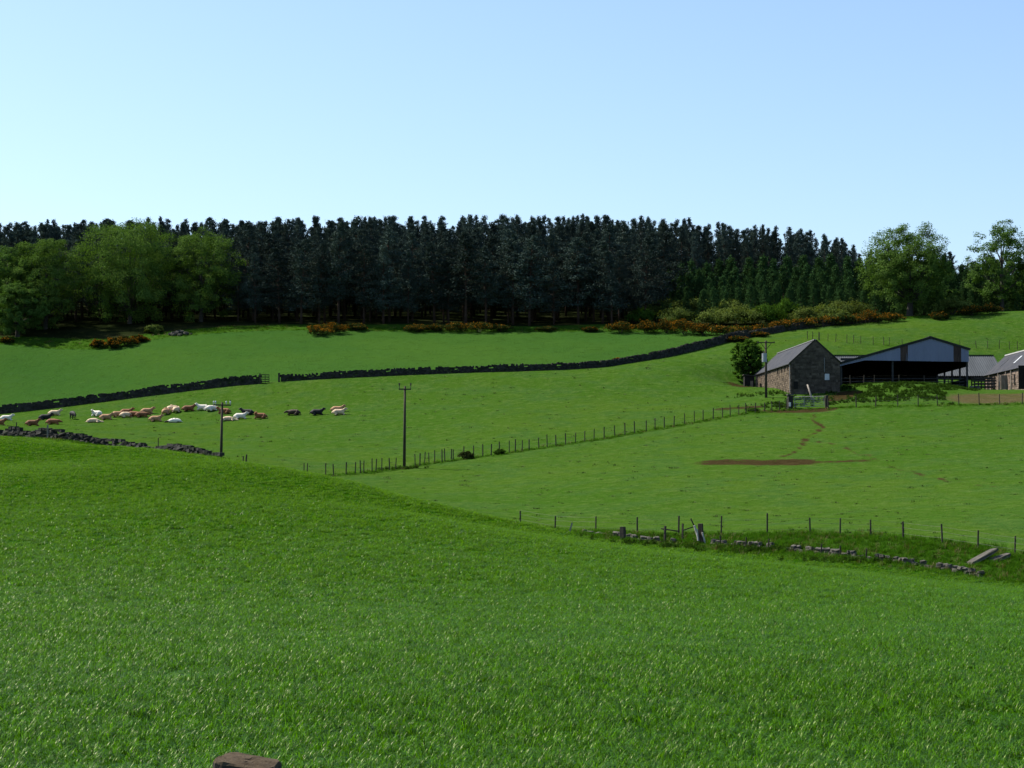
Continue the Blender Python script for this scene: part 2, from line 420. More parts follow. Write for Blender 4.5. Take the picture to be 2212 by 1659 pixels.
TRACK2 = [hit(x, y)[:2] for x, y in ((1740, 950), (1790, 958), (1830, 970), (1870, 985), (1935, 1012), (2010, 1030), (2080, 1046), (2140, 1052))]
GATEMUD = [hit(x, y)[:2] for x, y in ((1665, 889), (1710, 889), (1760, 887), (1785, 884))]
FENCEMUD = [hit(x, y)[:2] for x, y in ((1560, 884), (1600, 882), (1640, 880))]
YARD = [hit(x, y)[:2] for x, y in ((2120, 862), (2160, 860), (2212, 858), (2300, 856))]
SOIL = [hit(x, y)[:2] for x, y in ((1592, 833), (1606, 835))]
BANKSOIL = [hit(x, y)[:2] for x, y in ((1800, 862), (1825, 853), (1840, 848))]
def grow(a, b, first, k, limit):
    out = [a]; s = first
    while abs(out[-1]) < limit: out.append(out[-1] + s * b); s *= k
    return out[1:]
xs = np.concatenate([np.array(grow(-96, -1, 2, 1.35, 6000))[::-1], np.arange(-96, 96.01, .85), np.array(grow(96, 1, 2, 1.35, 6000))])
ys = np.concatenate([np.array(grow(-4, -1, 2, 1.35, 6000))[::-1], np.arange(-4, 336, .85), np.array(grow(336, 1, 2, 1.35, 9000))])
TX, TY = np.meshgrid(xs, ys, indexing='ij')
TZ = height(TX, TY)
def sm(x, lo, hi): t = np.clip((x - lo) / (hi - lo), 0, 1); return t * t * (3 - 2 * t)
yc, yw, yf = yline(L_CROP, TX), yline(L_WALL, TX), yline(L_WOOD, TX)
rs = np.random.default_rng(5)
A_crop = 1 - sm(TY - yc, -1.5, .5)
A_upper = sm(TY - yw, -.3, .6)
A_rough = np.maximum.reduce([sm(TY - yf, -.6, .6), 1 - sm(seg_dist(TX, TY, L_MID), .2, 1.3), 1 - sm(seg_dist(TX, TY, L_FRONT), .2, 1.5),
    (1 - sm(seg_dist(TX, TY, L_RIGHT), .3, 1.5)), sm(TY - yc, -2.2, -.8) * (1 - sm(TY - np.interp(TX, [p[0] for p in L_RIGHT], [p[1] for p in L_RIGHT]), -.5, .8)) * sm(TX, 0, 6)])
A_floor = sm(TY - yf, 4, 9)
A_dirt = np.maximum.reduce([1 - sm(seg_dist(TX, TY, MUD), 1.0, 4.6), .8 * (1 - sm(seg_dist(TX, TY, MUD2), .2, 2.6)), .9 * (1 - sm(seg_dist(TX, TY, TRACK), .0, .8)),
    .66 * (1 - sm(seg_dist(TX, TY, TRACK2), .0, 1.0)), .9 * (1 - sm(seg_dist(TX, TY, GATEMUD), .6, 2.6)), .8 * (1 - sm(seg_dist(TX, TY, FENCEMUD), .4, 1.6)),
    1 - sm(seg_dist(TX, TY, SOIL), .6, 2.2), 1 - sm(seg_dist(TX, TY, BANKSOIL), .6, 2.6)])
A_yard = 1 - sm(seg_dist(TX, TY, YARD), 1.5, 6.5)
TZ = TZ - .12 * (1 - sm(seg_dist(TX, TY, TRACK), 0, .9)) - .10 * (1 - sm(seg_dist(TX, TY, MUD), .5, 2.4))
nx, ny = TX.shape
idx = np.arange(nx * ny).reshape(nx, ny)
F = np.stack([idx[:-1, :-1], idx[1:, :-1], idx[1:, 1:], idx[:-1, 1:]], -1).reshape(-1, 4)

def ground_mat():
    m, nt, p = new_mat('farmland')
    v = coords(nt)
    att = lambda s: N(nt, 'ShaderNodeAttribute', attribute_name=s).outputs['Fac']
    big, mid, fine, grit = noise(nt, .035, 4, .6, v), noise(nt, .22, 5, .6, v), noise(nt, 1.1, 5, .65, v), noise(nt, 6.0, 3, .6, v)
    past = mixc(nt, ramp(nt, big, .38, .64), (.040, .104, .010), (.056, .117, .013))
    past = mixc(nt, ramp(nt, mid, .46, .62), past, (.044, .106, .019))
    past = mixc(nt, ramp(nt, fine, .50, .68), past, (.076, .138, .026))
    past = mixc(nt, ramp(nt, fine, .42, .30), past, (.038, .090, .009))
    past = mixc(nt, ramp(nt, grit, .54, .70, 0, .7), past, (.100, .150, .040))
    crop = mixc(nt, ramp(nt, big, .4, .65), (.016, .064, .002), (.026, .086, .002))
    crop = mixc(nt, ramp(nt, fine, .45, .7, 0, .6), crop, (.020, .072, .002))
    up = mixc(nt, ramp(nt, big, .36, .66), (.037, .102, .018), (.049, .116, .018))
    up = mixc(nt, ramp(nt, fine, .5, .75, 0, .5), up, (.048, .112, .032))
    rgh = mixc(nt, ramp(nt, fine, .4, .65), (.036, .098, .009), (.054, .112, .015))
    rgh = mixc(nt, ramp(nt, mid, .55, .7, 0, .7), rgh, (.026, .066, .008))
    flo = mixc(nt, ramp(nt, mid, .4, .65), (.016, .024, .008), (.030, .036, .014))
    dirt = mixc(nt, ramp(nt, fine, .35, .7), (.036, .026, .011), (.060, .046, .020))
    yard = mixc(nt, ramp(nt, mid, .35, .65), (.115, .092, .052), (.075, .074, .024))
    yard = mixc(nt, ramp(nt, fine, .55, .75, 0, .6), yard, (.13, .11, .075))
    c = mixc(nt, att('upper'), past, up)
    c = mixc(nt, att('crop'), c, crop)
    def edge(a, lo=.35, hi=.6, amp=.5):
        ad = N(nt, 'ShaderNodeMath', operation='MULTIPLY_ADD'); nt.links.new(fine, ad.inputs[0]); ad.inputs[1].default_value = amp; nt.links.new(a, ad.inputs[2])
        return ramp(nt, ad.outputs[0], lo + amp * .5, hi + amp * .5)
    c = mixc(nt, edge(att('rough')), c, rgh)
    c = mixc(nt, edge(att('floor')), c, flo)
    c = mixc(nt, edge(att('yard'), .3, .75, .9), c, yard)
    ad = N(nt, 'ShaderNodeMath', operation='MULTIPLY_ADD'); nt.links.new(mid, ad.inputs[0]); ad.inputs[1].default_value = 1.1; nt.links.new(att('dirt'), ad.inputs[2])
    ad2 = N(nt, 'ShaderNodeMath', operation='MULTIPLY_ADD'); nt.links.new(fine, ad2.inputs[0]); ad2.inputs[1].default_value = 1.2; nt.links.new(ad.outputs[0], ad2.inputs[2])
    c = mixc(nt, ramp(nt, ad2.outputs[0], 1.62, 1.92), c, dirt)
    c = mixc(nt, 1.0, c, (TONE, TONE, TONE), 'MULTIPLY')
    nt.links.new(c, p.inputs['Base Color'])
    p.inputs['Roughness'].default_value = .95; p.inputs['Specular IOR Level'].default_value = 0
    hsum = N(nt, 'ShaderNodeMath', operation='MULTIPLY_ADD'); nt.links.new(fine, hsum.inputs[0]); hsum.inputs[1].default_value = 2.0; nt.links.new(grit, hsum.inputs[2])
    bump(nt, p, hsum.outputs[0], .9, .10)
    return m
M['ground'] = ground_mat()
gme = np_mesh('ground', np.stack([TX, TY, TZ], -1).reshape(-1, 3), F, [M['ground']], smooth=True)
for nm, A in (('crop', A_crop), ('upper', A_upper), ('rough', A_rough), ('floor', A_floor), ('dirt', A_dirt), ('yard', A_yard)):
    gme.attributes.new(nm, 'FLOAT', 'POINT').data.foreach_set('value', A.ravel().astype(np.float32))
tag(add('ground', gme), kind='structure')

# ------------------------------------------------------------------ grass as countless tufts
def tuft_mesh(name, n, h, spread, w, arch, mat, seed, seg=3):
    r = np.random.default_rng(seed); V = []; Fq = []
    for k in range(n):
        bx, by = r.normal(0, spread, 2); az = r.uniform(0, 2 * math.pi); hh = h * r.uniform(.55, 1.15); ar = arch * r.uniform(.4, 1.4)
        ca, sa = math.cos(az), math.sin(az); ww = w * r.uniform(.7, 1.3); tw = r.uniform(-.6, .6)
        n0 = len(V)
        for i in range(seg + 1):
            t = i / seg
            out = ar * hh * t * t; z = hh * (t - .45 * ar * t * t * t)
            half = ww * (1 - t ** 1.6) * .5 + .0008
            wa = az + math.pi / 2 + tw * t; cx, cy = bx + ca * out, by + sa * out
            V += [(cx + math.cos(wa) * half, cy + math.sin(wa) * half, z), (cx - math.cos(wa) * half, cy - math.sin(wa) * half, z)]
        for i in range(seg): Fq.append((n0 + 2 * i, n0 + 2 * i + 1, n0 + 2 * i + 3, n0 + 2 * i + 2))
    return np_mesh(name, V, Fq, [mat])
def scatter(name, P, rz, scl, ix, meshes, label, cat=None, parent=None, tilt=None, part=False):
    me = bpy.data.meshes.new(name); P = np.asarray(P, np.float32)
    me.vertices.add(len(P)); me.vertices.foreach_set('co', P.ravel())
    rot = np.zeros((len(P), 3), np.float32); rot[:, 2] = rz
    if tilt is not None: rot[:, 0] = tilt
    scl = np.asarray(scl, np.float32)
    if scl.ndim == 1: scl = np.repeat(scl[:, None], 3, 1)
    a = me.attributes.new('turn', 'FLOAT_VECTOR', 'POINT'); a.data.foreach_set('vector', rot.ravel())
    a = me.attributes.new('grow', 'FLOAT_VECTOR', 'POINT'); a.data.foreach_set('vector', np.ascontiguousarray(scl).ravel())
    a = me.attributes.new('pick', 'INT', 'POINT'); a.data.foreach_set('value', np.asarray(ix, np.int32))
    ng = bpy.data.node_groups.new(name, 'GeometryNodeTree')
    ng.interface.new_socket('Geometry', in_out='INPUT', socket_type='NodeSocketGeometry')
    ng.interface.new_socket('Geometry', in_out='OUTPUT', socket_type='NodeSocketGeometry')
    gi = ng.nodes.new('NodeGroupInput'); go = ng.nodes.new('NodeGroupOutput')
    ip = ng.nodes.new('GeometryNodeInstanceOnPoints'); ip.inputs['Pick Instance'].default_value = True
    jn = ng.nodes.new('GeometryNodeJoinGeometry')
    for pm in reversed(meshes):                # the join node lists its inputs last first
        po = bpy.data.objects.new(name + '_model', pm)
        oi = ng.nodes.new('GeometryNodeObjectInfo'); oi.inputs['Object'].default_value = po; oi.inputs['As Instance'].default_value = True
        ng.links.new(oi.outputs['Geometry'], jn.inputs[0])
    def named(s, t):
        n = ng.nodes.new('GeometryNodeInputNamedAttribute'); n.data_type = t; n.inputs['Name'].default_value = s
        return [o for o in n.outputs if o.enabled and o.name == 'Attribute'][0]
    er = ng.nodes.new('FunctionNodeEulerToRotation')
    ng.links.new(named('turn', 'FLOAT_VECTOR'), er.inputs[0]); ng.links.new(er.outputs[0], ip.inputs['Rotation'])
    ng.links.new(named('grow', 'FLOAT_VECTOR'), ip.inputs['Scale']); ng.links.new(named('pick', 'INT'), ip.inputs['Instance Index'])
    ng.links.new(gi.outputs[0], ip.inputs['Points']); ng.links.new(jn.outputs[0], ip.inputs['Instance']); ng.links.new(ip.outputs[0], go.inputs[0])
    o = add(name, me, parent)
    md = o.modifiers.new('tufts', 'NODES'); md.node_group = ng
    return tag(o, label, cat, None, 'stuff')
def fan(d0, d1, dens, rng, margin=.29):
    """random places in the view fan, dens(d) per square metre"""
    out = []
    for a in np.arange(d0, d1, 2.0):
        b = min(a + 2.0, d1); half = margin * (a + b) / 2 + 10; area = 2 * half * (b - a); n = rng.poisson(area * dens((a + b) / 2))
        y = rng.uniform(a, b, n); x = rng.uniform(-half, half, n)
        out.append(np.stack([x, y], 1))
    return np.concatenate(out)

rg = np.random.default_rng(11)
crop_protos = [tuft_mesh('barley_tuft', 13, .23, .060, .012, .85, M['crop'], 100 + i) for i in range(6)] + [tuft_mesh('barley_tuft', 15, .21, .058, .0105, .9, M['crop_far'], 120 + i) for i in range(4)]
Q = fan(12, 205, lambda d: float(np.clip(46 * (32 / max(d, 32)) ** 1.4, 3.6, 46)), rg)
yb = yline(L_CROP, Q[:, 0]); Q = Q[Q[:, 1] < yb - .6]
dq = Q[:, 1]; sc = np.clip((dq / 30) ** .55, 1, 2.6)
lump = np.zeros(len(Q))
for fx, fy, ph, am in ((.9, .35, .3, .5), (.21, .52, 1.7, .6), (1.7, .8, 2.2, .35), (.45, 1.3, 4.0, .4), (.08, .19, .9, .6)): lump += am * np.sin(Q[:, 0] * fx + Q[:, 1] * fy + ph + 1.5 * np.sin(Q[:, 1] * fx * .7 - Q[:, 0] * fy))
hole = np.exp(-((Q[:, 0] + 5.4) / 1.1) ** 2 - ((Q[:, 1] - 33.5) / .8) ** 2)
patch = .5 + .5 * np.sin(Q[:, 0] * .31 + np.sin(Q[:, 1] * .17) * 2) * np.sin(Q[:, 1] * .13 + Q[:, 0] * .07)
S = np.stack([sc, sc, rg.uniform(.7, 1.15, len(Q)) * (.9 + .12 * patch + .13 * lump) * (1 - .55 * hole)], 1)
scatter('crop_grass', np.c_[Q, height(Q[:, 0], Q[:, 1])], rg.uniform(0, 6.28, len(Q)), S, np.where(rg.random(len(Q)) < np.clip((dq - 28) / 95, 0, .96), rg.integers(6, 10, len(Q)), rg.integers(0, 6, len(Q))), crop_protos,
        'bright green young cereal crop filling the whole foreground field')
past_protos = [tuft_mesh('pasture_tuft', 14, .045, .26, .035, 1.5, M['pasture_blade'], 200 + i, 2) for i in range(5)] + [tuft_mesh('tussock', 16, .15, .16, .03, .8, M['dark_blade'], 230 + i, 2) for i in range(2)]
Q = fan(104, 318, lambda d: float(1.6 * (130 / d) ** .8), rg)
Q = Q[(Q[:, 1] > yline(L_CROP, Q[:, 0]) + .5) & (Q[:, 1] < yline(L_WALL, Q[:, 0]) - .5)]
dm = np.minimum(seg_dist(Q[:, 0], Q[:, 1], MUD) / 3.2, seg_dist(Q[:, 0], Q[:, 1], TRACK) / .8)
dm = np.minimum(dm, seg_dist(Q[:, 0], Q[:, 1], YARD) / 4.5); dm = np.minimum(dm, seg_dist(Q[:, 0], Q[:, 1], GATEMUD) / 2.0)
inb = (Q[:, 0] > 32) & (Q[:, 1] > 236) & (Q[:, 1] < 283)
Q = Q[(dm > 1) & ~inb]
ix = np.where(rg.random(len(Q)) < .06, rg.integers(5, 7, len(Q)), rg.integers(0, 5, len(Q)))
s0 = rg.uniform(.6, 1.25, len(Q)) * np.clip((Q[:, 1] / 130) ** .5, 1, 1.5)
scatter('pasture_grass', np.c_[Q, height(Q[:, 0], Q[:, 1])], rg.uniform(0, 6.28, len(Q)), np.stack([s0, s0, s0 * rg.uniform(.6, 1.2, len(Q))], 1), ix, past_protos,
        'short cropped yellow green pasture grass with darker tussocks')
Q = fan(262, 312, lambda d: 1.0, rg)
Q = Q[(Q[:, 1] > yline(L_WALL, Q[:, 0]) + .8) & (Q[:, 1] < yline(L_WOOD, Q[:, 0]) - .3)]
fp = [tuft_mesh('field_tuft', 14, .07, .30, .04, 1.0, M['field_blade'], 260 + i, 2) for i in range(3)]
s0 = rg.uniform(.9, 1.5, len(Q))
scatter('field_grass', np.c_[Q, height(Q[:, 0], Q[:, 1])], rg.uniform(0, 6.28, len(Q)), s0, rg.integers(0, 3, len(Q)), fp, 'smooth bluish green young crop in the field below the wood')
# rough verge: bank by the ruined wall, fence bottoms, edge of the wood, mound by the shed
rp = [tuft_mesh('rough_tuft', 22, .34, .10, .016, .6, M['rough_blade'], 300 + i) for i in range(4)] + [tuft_mesh('dry_tuft', 18, .38, .09, .014, .55, M['dry_blade'], 320 + i) for i in range(2)]
def along(L2, n, w, rng):
    L2 = np.array(L2); seg = np.hypot(*(L2[1:] - L2[:-1]).T); k = rng.choice(len(seg), n, p=seg / seg.sum()); t = rng.random(n)[:, None]
    return L2[k] * (1 - t) + L2[k + 1] * t + rng.normal(0, w, (n, 2))
Lc = np.array([[x, y] for x, y in L_CROP if x > 3])
A1 = along(L_RIGHT, 900, .7, rg)
u = rg.random(3200)[:, None]; k = np.array(along(L_RIGHT[2:], 3200, .1, rg)); yb = yline(L_CROP, k[:, 0]); bank = np.c_[k[:, 0], k[:, 1] * u[:, 0] + (yb - .8) * (1 - u[:, 0])]
crest = along(Lc, 900, .5, rg) - np.array([0, 1.3])
A2 = along(L_MID, 700, .45, rg); A3 = along(L_FRONT, 300, .5, rg)
vg = fan(296, 312, lambda d: 1.6, rg); dv = vg[:, 1] - yline(L_WOOD, vg[:, 0]); vg = vg[(dv > -.8) & (dv < 6)]
lw = np.array([[x, y] for x, y in L_CROP if x < -22]); A4 = along(lw, 900, .5, rg) - np.array([0, .9])
Q = np.concatenate([A1, bank, crest, A2, A3, vg, A4]); nA = len(Q)
s0 = rg.uniform(.5, 1.25, nA); s0[len(A1) + len(bank) + len(crest):len(A1) + len(bank) + len(crest) + 1000] *= .75
far = Q[:, 1] > 150; wide = np.where(far, 1.8, 1.2)
ix = np.where(rg.random(nA) < .10, rg.integers(4, 6, nA), rg.integers(0, 4, nA))
scatter('rough_grass', np.c_[Q, height(Q[:, 0], Q[:, 1]) - .02], rg.uniform(0, 6.28, nA), np.stack([s0 * wide, s0 * wide, s0], 1), ix, rp, 'long rough grass along the fences and on the bank above the ruined wall')
# ------------------------------------------------------------------ trees
def pine_meshes(seed, H=15.0, low=(.16, .32)):
    r = np.random.default_rng(seed)
    hb = H * r.uniform(*low); bend = r.normal(0, .25, 2)
    axis = lambda h: np.array([bend[0] * (h / H) ** 2, bend[1] * (h / H) ** 2, h])
    tb = MB(); hs = np.linspace(-.5, H * .97, 8)
    tb.tube([axis(max(h, 0)) + np.array([0, 0, min(h, 0)]) for h in hs], [.20 * (1 - .88 * max(h, 0) / H) for h in hs], 7)
    for k in range(9):                                             # dead snags below the crown
        h = r.uniform(H * .05, hb); a = r.uniform(0, 6.28); L = r.uniform(.5, 1.6)
        tb.tube([axis(h), axis(h) + np.array([math.cos(a) * L, math.sin(a) * L, .15 * L])], [.035, .012], 4, cap=False)
    C = []; lean = r.uniform(0, 6.28)
    for k in range(100):
        t = (k + r.random()) / 100; h = hb + (H - hb) * t
        prof = (.62 + .9 * t) if t < .25 else (.845 * (1 - ((t - .25) / .75) ** 1.5) + .07)
        L = 2.95 * prof * r.uniform(.4, 1.35); a = r.uniform(0, 6.28); L *= 1 + .3 * math.cos(a - lean + 2.5 * t); up = .12 + .5 * t + r.normal(0, .12)
        o = axis(h); tip = o + np.array([math.cos(a) * L, math.sin(a) * L, up * L])
        if L > .8 and t < .8: tb.tube([o, tip], [.045, .012], 4, cap=False)
        for q in range(4 if L > 1.2 else 3 if L > .7 else 2):
            c = o + (tip - o) * r.uniform(.45, 1.05)
            C.append(c + np.clip(r.normal(0, 1, (15, 3)), -1.5, 1.5) * np.array([.42, .42, .26]) * r.uniform(.7, 1.3) * (1.1 - .6 * t))
    top = axis(H); C.append(top + np.c_[r.uniform(-.22, .22, (30, 2)), r.uniform(-1.2, .25, 30)])
    V, Fq = leaf_quads(np.concatenate(C), .29, r, aspect=.55)
    return tb.mesh('trunk', M['bark'], smooth=True), np_mesh('crown', V, Fq, [M['pine']])
def spruce_meshes(seed, H=7.0):
    r = np.random.default_rng(seed); tb = MB().tube([(0, 0, -.4), (0, 0, H * .5), (0, 0, H * .97)], [.11, .07, .015], 6); C = []
    n = 90
    for k in range(n):
        t = k / n; h = H * (.08 + .9 * t); L = 1.9 * (1 - t) ** .8 * r.uniform(.75, 1.15) + .08; a = k * 2.4 + r.normal(0, .3)
        for q in range(3):
            f = r.uniform(.35, 1.0); C.append(np.array([math.cos(a) * L * f, math.sin(a) * L * f, h - .18 * L * f]) + r.normal(0, 1, (11, 3)) * np.array([.17, .17, .10]))
    C.append(np.c_[r.normal(0, .06, (14, 2)), H + r.uniform(-.5, .25, 14)])
    V, Fq = leaf_quads(np.concatenate(C), .26, r, aspect=.5)
    return tb.mesh('trunk', M['bark'], smooth=True), np_mesh('crown', V, Fq, [M['spruce']])
def broad_meshes(seed, H, W, mat, trunk_h=2.2, lobes=20, leaf=.22, per=110, clump=19, gap=.0, trunk_r=.38, ochre=None, base=-.04):
    """broadleaved tree: limbs run out to lobes, lobes carry clumps of leaves"""
    r = np.random.default_rng(seed); tb = MB(); C = []; cz = H * (.5 + base * .5); rz_ = H * (.5 - base * .5)
    tb.tube([(0, 0, -.6), (0, 0, 0), (.05, .02, trunk_h * .6), (.1, .0, trunk_h * 1.2), (.0, .05, H * .55), (0, 0, H * .8)], [trunk_r * 1.3, trunk_r * 1.05, trunk_r * .85, trunk_r * .75, trunk_r * .4, trunk_r * .12], 9)
    mats = []; FC = []
    for k in range(lobes):
        u = 1 - 2 * (k + .5) / lobes; a = k * 2.39996 + r.normal(0, .25); u = np.clip(u + r.normal(0, .07), -.97, .98); s = math.sqrt(1 - u * u)
        f = r.uniform(.64, .76); c = np.array([math.cos(a) * s * W * .5 * f, math.sin(a) * s * W * .5 * f, cz + u * rz_ * f])
        R_ = r.uniform(.22, .30) * min(W, H * 1.1)
        st = np.array([0, 0, min(max(trunk_h, c[2] - R_ * 1.5), H * .7)])
        tb.tube([st, st * .4 + c * .6 + np.array([0, 0, -.3]), c], [trunk_r * .38, trunk_r * .2, trunk_r * .06], 5, cap=False)
        nc = int(clump * r.uniform(.7, 1.2))
        d = r.normal(0, 1, (nc, 3)); d /= np.linalg.norm(d, axis=1)[:, None]; d[:, 2] = np.where(d[:, 2] < -.55, -d[:, 2], d[:, 2])
        for q in range(nc):
            if r.random() < gap: continue
            cc = c + d[q] * R_ * r.uniform(.7, 1.05); m = int(per * r.uniform(.6, 1.3))
            off = np.clip(r.normal(0, 1, (m, 3)), -1.7, 1.7) * np.array([.34, .34, .22]) * R_ * .40; C.append(cc + off); FC.append(off / R_ + d[q] * .35 + np.array([0, 0, .22]))
            mats.append(np.full(m, 1 if (ochre is not None and c[0] < -W * ochre) else 0))
    P = np.concatenate(C)
    V, Fq = leaf_quads(P, leaf, r, aspect=.75, face=np.concatenate(FC), wild=.42)
    ms = [mat] + ([M['ochre_leaf']] if ochre is not None else [])
    return tb.mesh('trunk', M['grey_bark'], smooth=True), np_mesh('crown', V, Fq, ms, np.concatenate(mats) if ochre is not None else None)
def plant(name, pair, p, h, rz, label, cat, group=None, wide=1.0):
    o = empty(name, (p[0], p[1], p[2] - .05), rz, label, cat, group); o.scale = (h * wide, h * wide, h)
    add('trunk', pair[0], o); add('crown', pair[1], o); return o

rw = random.Random(3)
pines = [pine_meshes(400 + i, low=(.16, .32) if i < 5 else (.10, .16)) for i in range(8)]
spruces = [spruce_meshes(450 + i) for i in range(4)]
# skyline the wood has in the photograph: picture x -> picture y
SKY = np.array([(-300, 492), (0, 486), (150, 478), (400, 474), (700, 474), (1000, 470), (1300, 470), (1500, 478), (1650, 492), (1750, 500), (1830, 512), (1870, 545), (1960, 545), (2050, 548), (2100, 556), (2250, 560), (2500, 560)])
n_pine = 0; spare = []
for row, (d, gap) in enumerate(((316, 3.4), (320.5, 3.6), (325, 3.7), (330, 3.9), (336, 3.4), (343, 2.5), (349.5, 2.3), (355, 2.2), (361, 2.2), (368, 2.3), (376, 2.6), (388, 3.4))):
    x = -.29 * d + rw.uniform(0, 3)
    while x < .29 * d:
        xx = x + rw.uniform(-.9, .9); dd = d + rw.uniform(-1.8, 1.8); px = 1106 + FPX * xx / dd
        x += gap * rw.uniform(.8, 1.2)
        if px > 1395 + (d - 316) * 2 and d < 349: continue          # young spruce block stands here instead
        if px > 1870 and d < 349: continue
        if px < 505 and d < 324: continue                            # broadleaved trees stand here
        z = hz(xx, dd); ytop = np.interp(px, SKY[:, 0], SKY[:, 1])
        zt = (1050 - ytop) / FPX * dd
        H = zt - z - rw.uniform(-.6, 1.9) - (rw.uniform(.8, 5.0) if row < 2 else rw.uniform(.3, 3.0) if row < 4 else 0) - (rw.uniform(0, 1.5) if rw.random() < .3 else 0)
        H = min(max(H, 6.5), 18.0)
        if n_pine < 300 and row < 7 or (n_pine < 300 and px > 1400):
            plant('pine_tree', pines[rw.randrange(5) if row < 2 and rw.random() < .85 else rw.randrange(8)], (xx, dd, z), H / 15.0, rw.uniform(0, 6.28), 'tall dark pine with a bare trunk in the dense wood on the hill', 'pine tree', 'pines of the hill wood', wide=rw.uniform(.85, 1.35) if row < 5 else rw.uniform(.6, .9)); n_pine += 1
        else: spare.append((xx, dd, z, H / 15.0))
sp = np.array(spare)
if len(sp):
    allm = []
    for t, c in pines[5:8]:
        bm = bmesh.new(); bm.from_mesh(t); bm.from_mesh(c)
        nf = len(t.polygons); bm.faces.ensure_lookup_table()
        for i, f in enumerate(bm.faces): f.material_index = 0 if i < nf else 1
        me = bpy.data.meshes.new('far_pine'); bm.to_mesh(me); bm.free(); me.materials.append(M['bark']); me.materials.append(M['pine']); allm.append(me)
    scatter('far_pine_wood', sp[:, :3], np.random.default_rng(8).uniform(0, 6.28, len(sp)), sp[:, 3:4] * np.array([[.75, .75, 1.0]]), np.arange(len(sp)) % 3, allm, 'farthest dark pines deep inside the hill wood')
# young spruce plantation
SPT = np.array([(1380, 640), (1440, 590), (1470, 565), (1530, 556), (1600, 548), (1700, 545), (1800, 548), (1880, 556), (2300, 562)])
for d, gap in ((318, 2.0), (322, 2.0), (326, 2.0), (331, 2.1), (337, 2.2), (344, 2.3)):
    x = (1405 + (d - 318) * 1.5 - 1106) / FPX * d
    while x < .285 * d:
        xx = x + rw.uniform(-.5, .5); dd = d + rw.uniform(-1, 1); px = 1106 + FPX * xx / dd; x += gap * rw.uniform(.85, 1.15)
        if px > 1905 and d < 322: continue
        z = hz(xx, dd); front = np.interp(px, SPT[:, 0], SPT[:, 1])
        want = front + (344 - d) * 3.0 - (0 if d > 320 else 12)
        H = min(max((1050 - want) / FPX * dd - z - rw.uniform(-.2, .9), 3.0), 13)
        plant('spruce_tree', spruces[rw.randrange(4)], (xx, dd, z), H / 7.0, rw.uniform(0, 6.28), 'young green spruce in the plantation block right of the pines', 'spruce tree', 'young spruces of the plantation', wide=rw.uniform(.95, 1.15))

def tree_by(px, ytop, ybase, d, width_px, name, pairfn, label, group=None, rz=0.0):
    p = at(px, d); H = (p[1] * 0 + (1050 - ytop) / FPX * d) - p[2]
    W = width_px * d / FPX * 1.08
    pair = pairfn(H, W)
    return plant(name, pair, p, 1.0, rz, label, 'tree', group)
G1 = 'broadleaved trees in front of the left end of the wood'
tree_by(95, 519, 720, 314, 150, 'broadleaf_tree', lambda H, W: broad_meshes(21, H, W, M['beech'], lobes=24), 'second broadleaved tree from the left edge, rounded bright green crown', G1)
tree_by(12, 526, 720, 316, 120, 'broadleaf_tree', lambda H, W: broad_meshes(22, H, W, M['ash'], lobes=20), 'broadleaved tree cut by the left edge of the picture', G1)
tree_by(35, 610, 735, 306, 105, 'broadleaf_tree', lambda H, W: broad_meshes(23, H, W, M['ash'], lobes=16), 'low spreading tree at the left edge in front of the taller ones', G1)
tree_by(278, 490, 715, 319, 205, 'broadleaf_tree', lambda H, W: broad_meshes(24, H, W, M['beech'], lobes=32, ochre=.33), 'widest broadleaved tree with an ochre tinged left side', G1)
tree_by(432, 495, 710, 320, 150, 'broadleaf_tree', lambda H, W: broad_meshes(25, H, W, M['beech'], lobes=24), 'round crowned broadleaved tree right of the ochre tinged one', G1)
tree_by(1968, 493, 690, 317, 164, 'broadleaf_tree', lambda H, W: broad_meshes(31, H, W, M['beech'], lobes=30, trunk_h=2.6, trunk_r=.55, base=.08), 'large round green tree standing alone above the open shed', 'broadleaved trees above the farm')
tree_by(2168, 472, 672, 322, 130, 'broadleaf_tree', lambda H, W: broad_meshes(32, H, W, M['ash'], lobes=22, trunk_h=3.0, trunk_r=.4, gap=.30, per=80, leaf=.25), 'tall open crowned tree by the right edge with sky showing through', 'broadleaved trees above the farm')
tree_by(2262, 540, 672, 324, 110, 'broadleaf_tree', lambda H, W: broad_meshes(33, H, W, M['ash'], lobes=18, trunk_h=2.5, trunk_r=.35, gap=.1), 'dark tree cut by the right edge behind the tall open one', 'broadleaved trees above the farm')
tree_by(2048, 628, 680, 321, 62, 'broadleaf_tree', lambda H, W: broad_meshes(34, H, W, M['ash'], lobes=11, trunk_h=1.0, trunk_r=.2), 'smaller tree close behind the large round one', 'broadleaved trees above the farm')
p = at(1617, 264); H = (1050 - 737) / FPX * 264 - p[2]
plant('hawthorn_tree', broad_meshes(41, H, 68 * 264 / FPX, M['hawthorn'], trunk_h=1.1, trunk_r=.22, lobes=18, leaf=.2, per=90, base=.1), p, 1.0, 0, 'dark green bushy tree at the left end of the stone barn', 'tree')

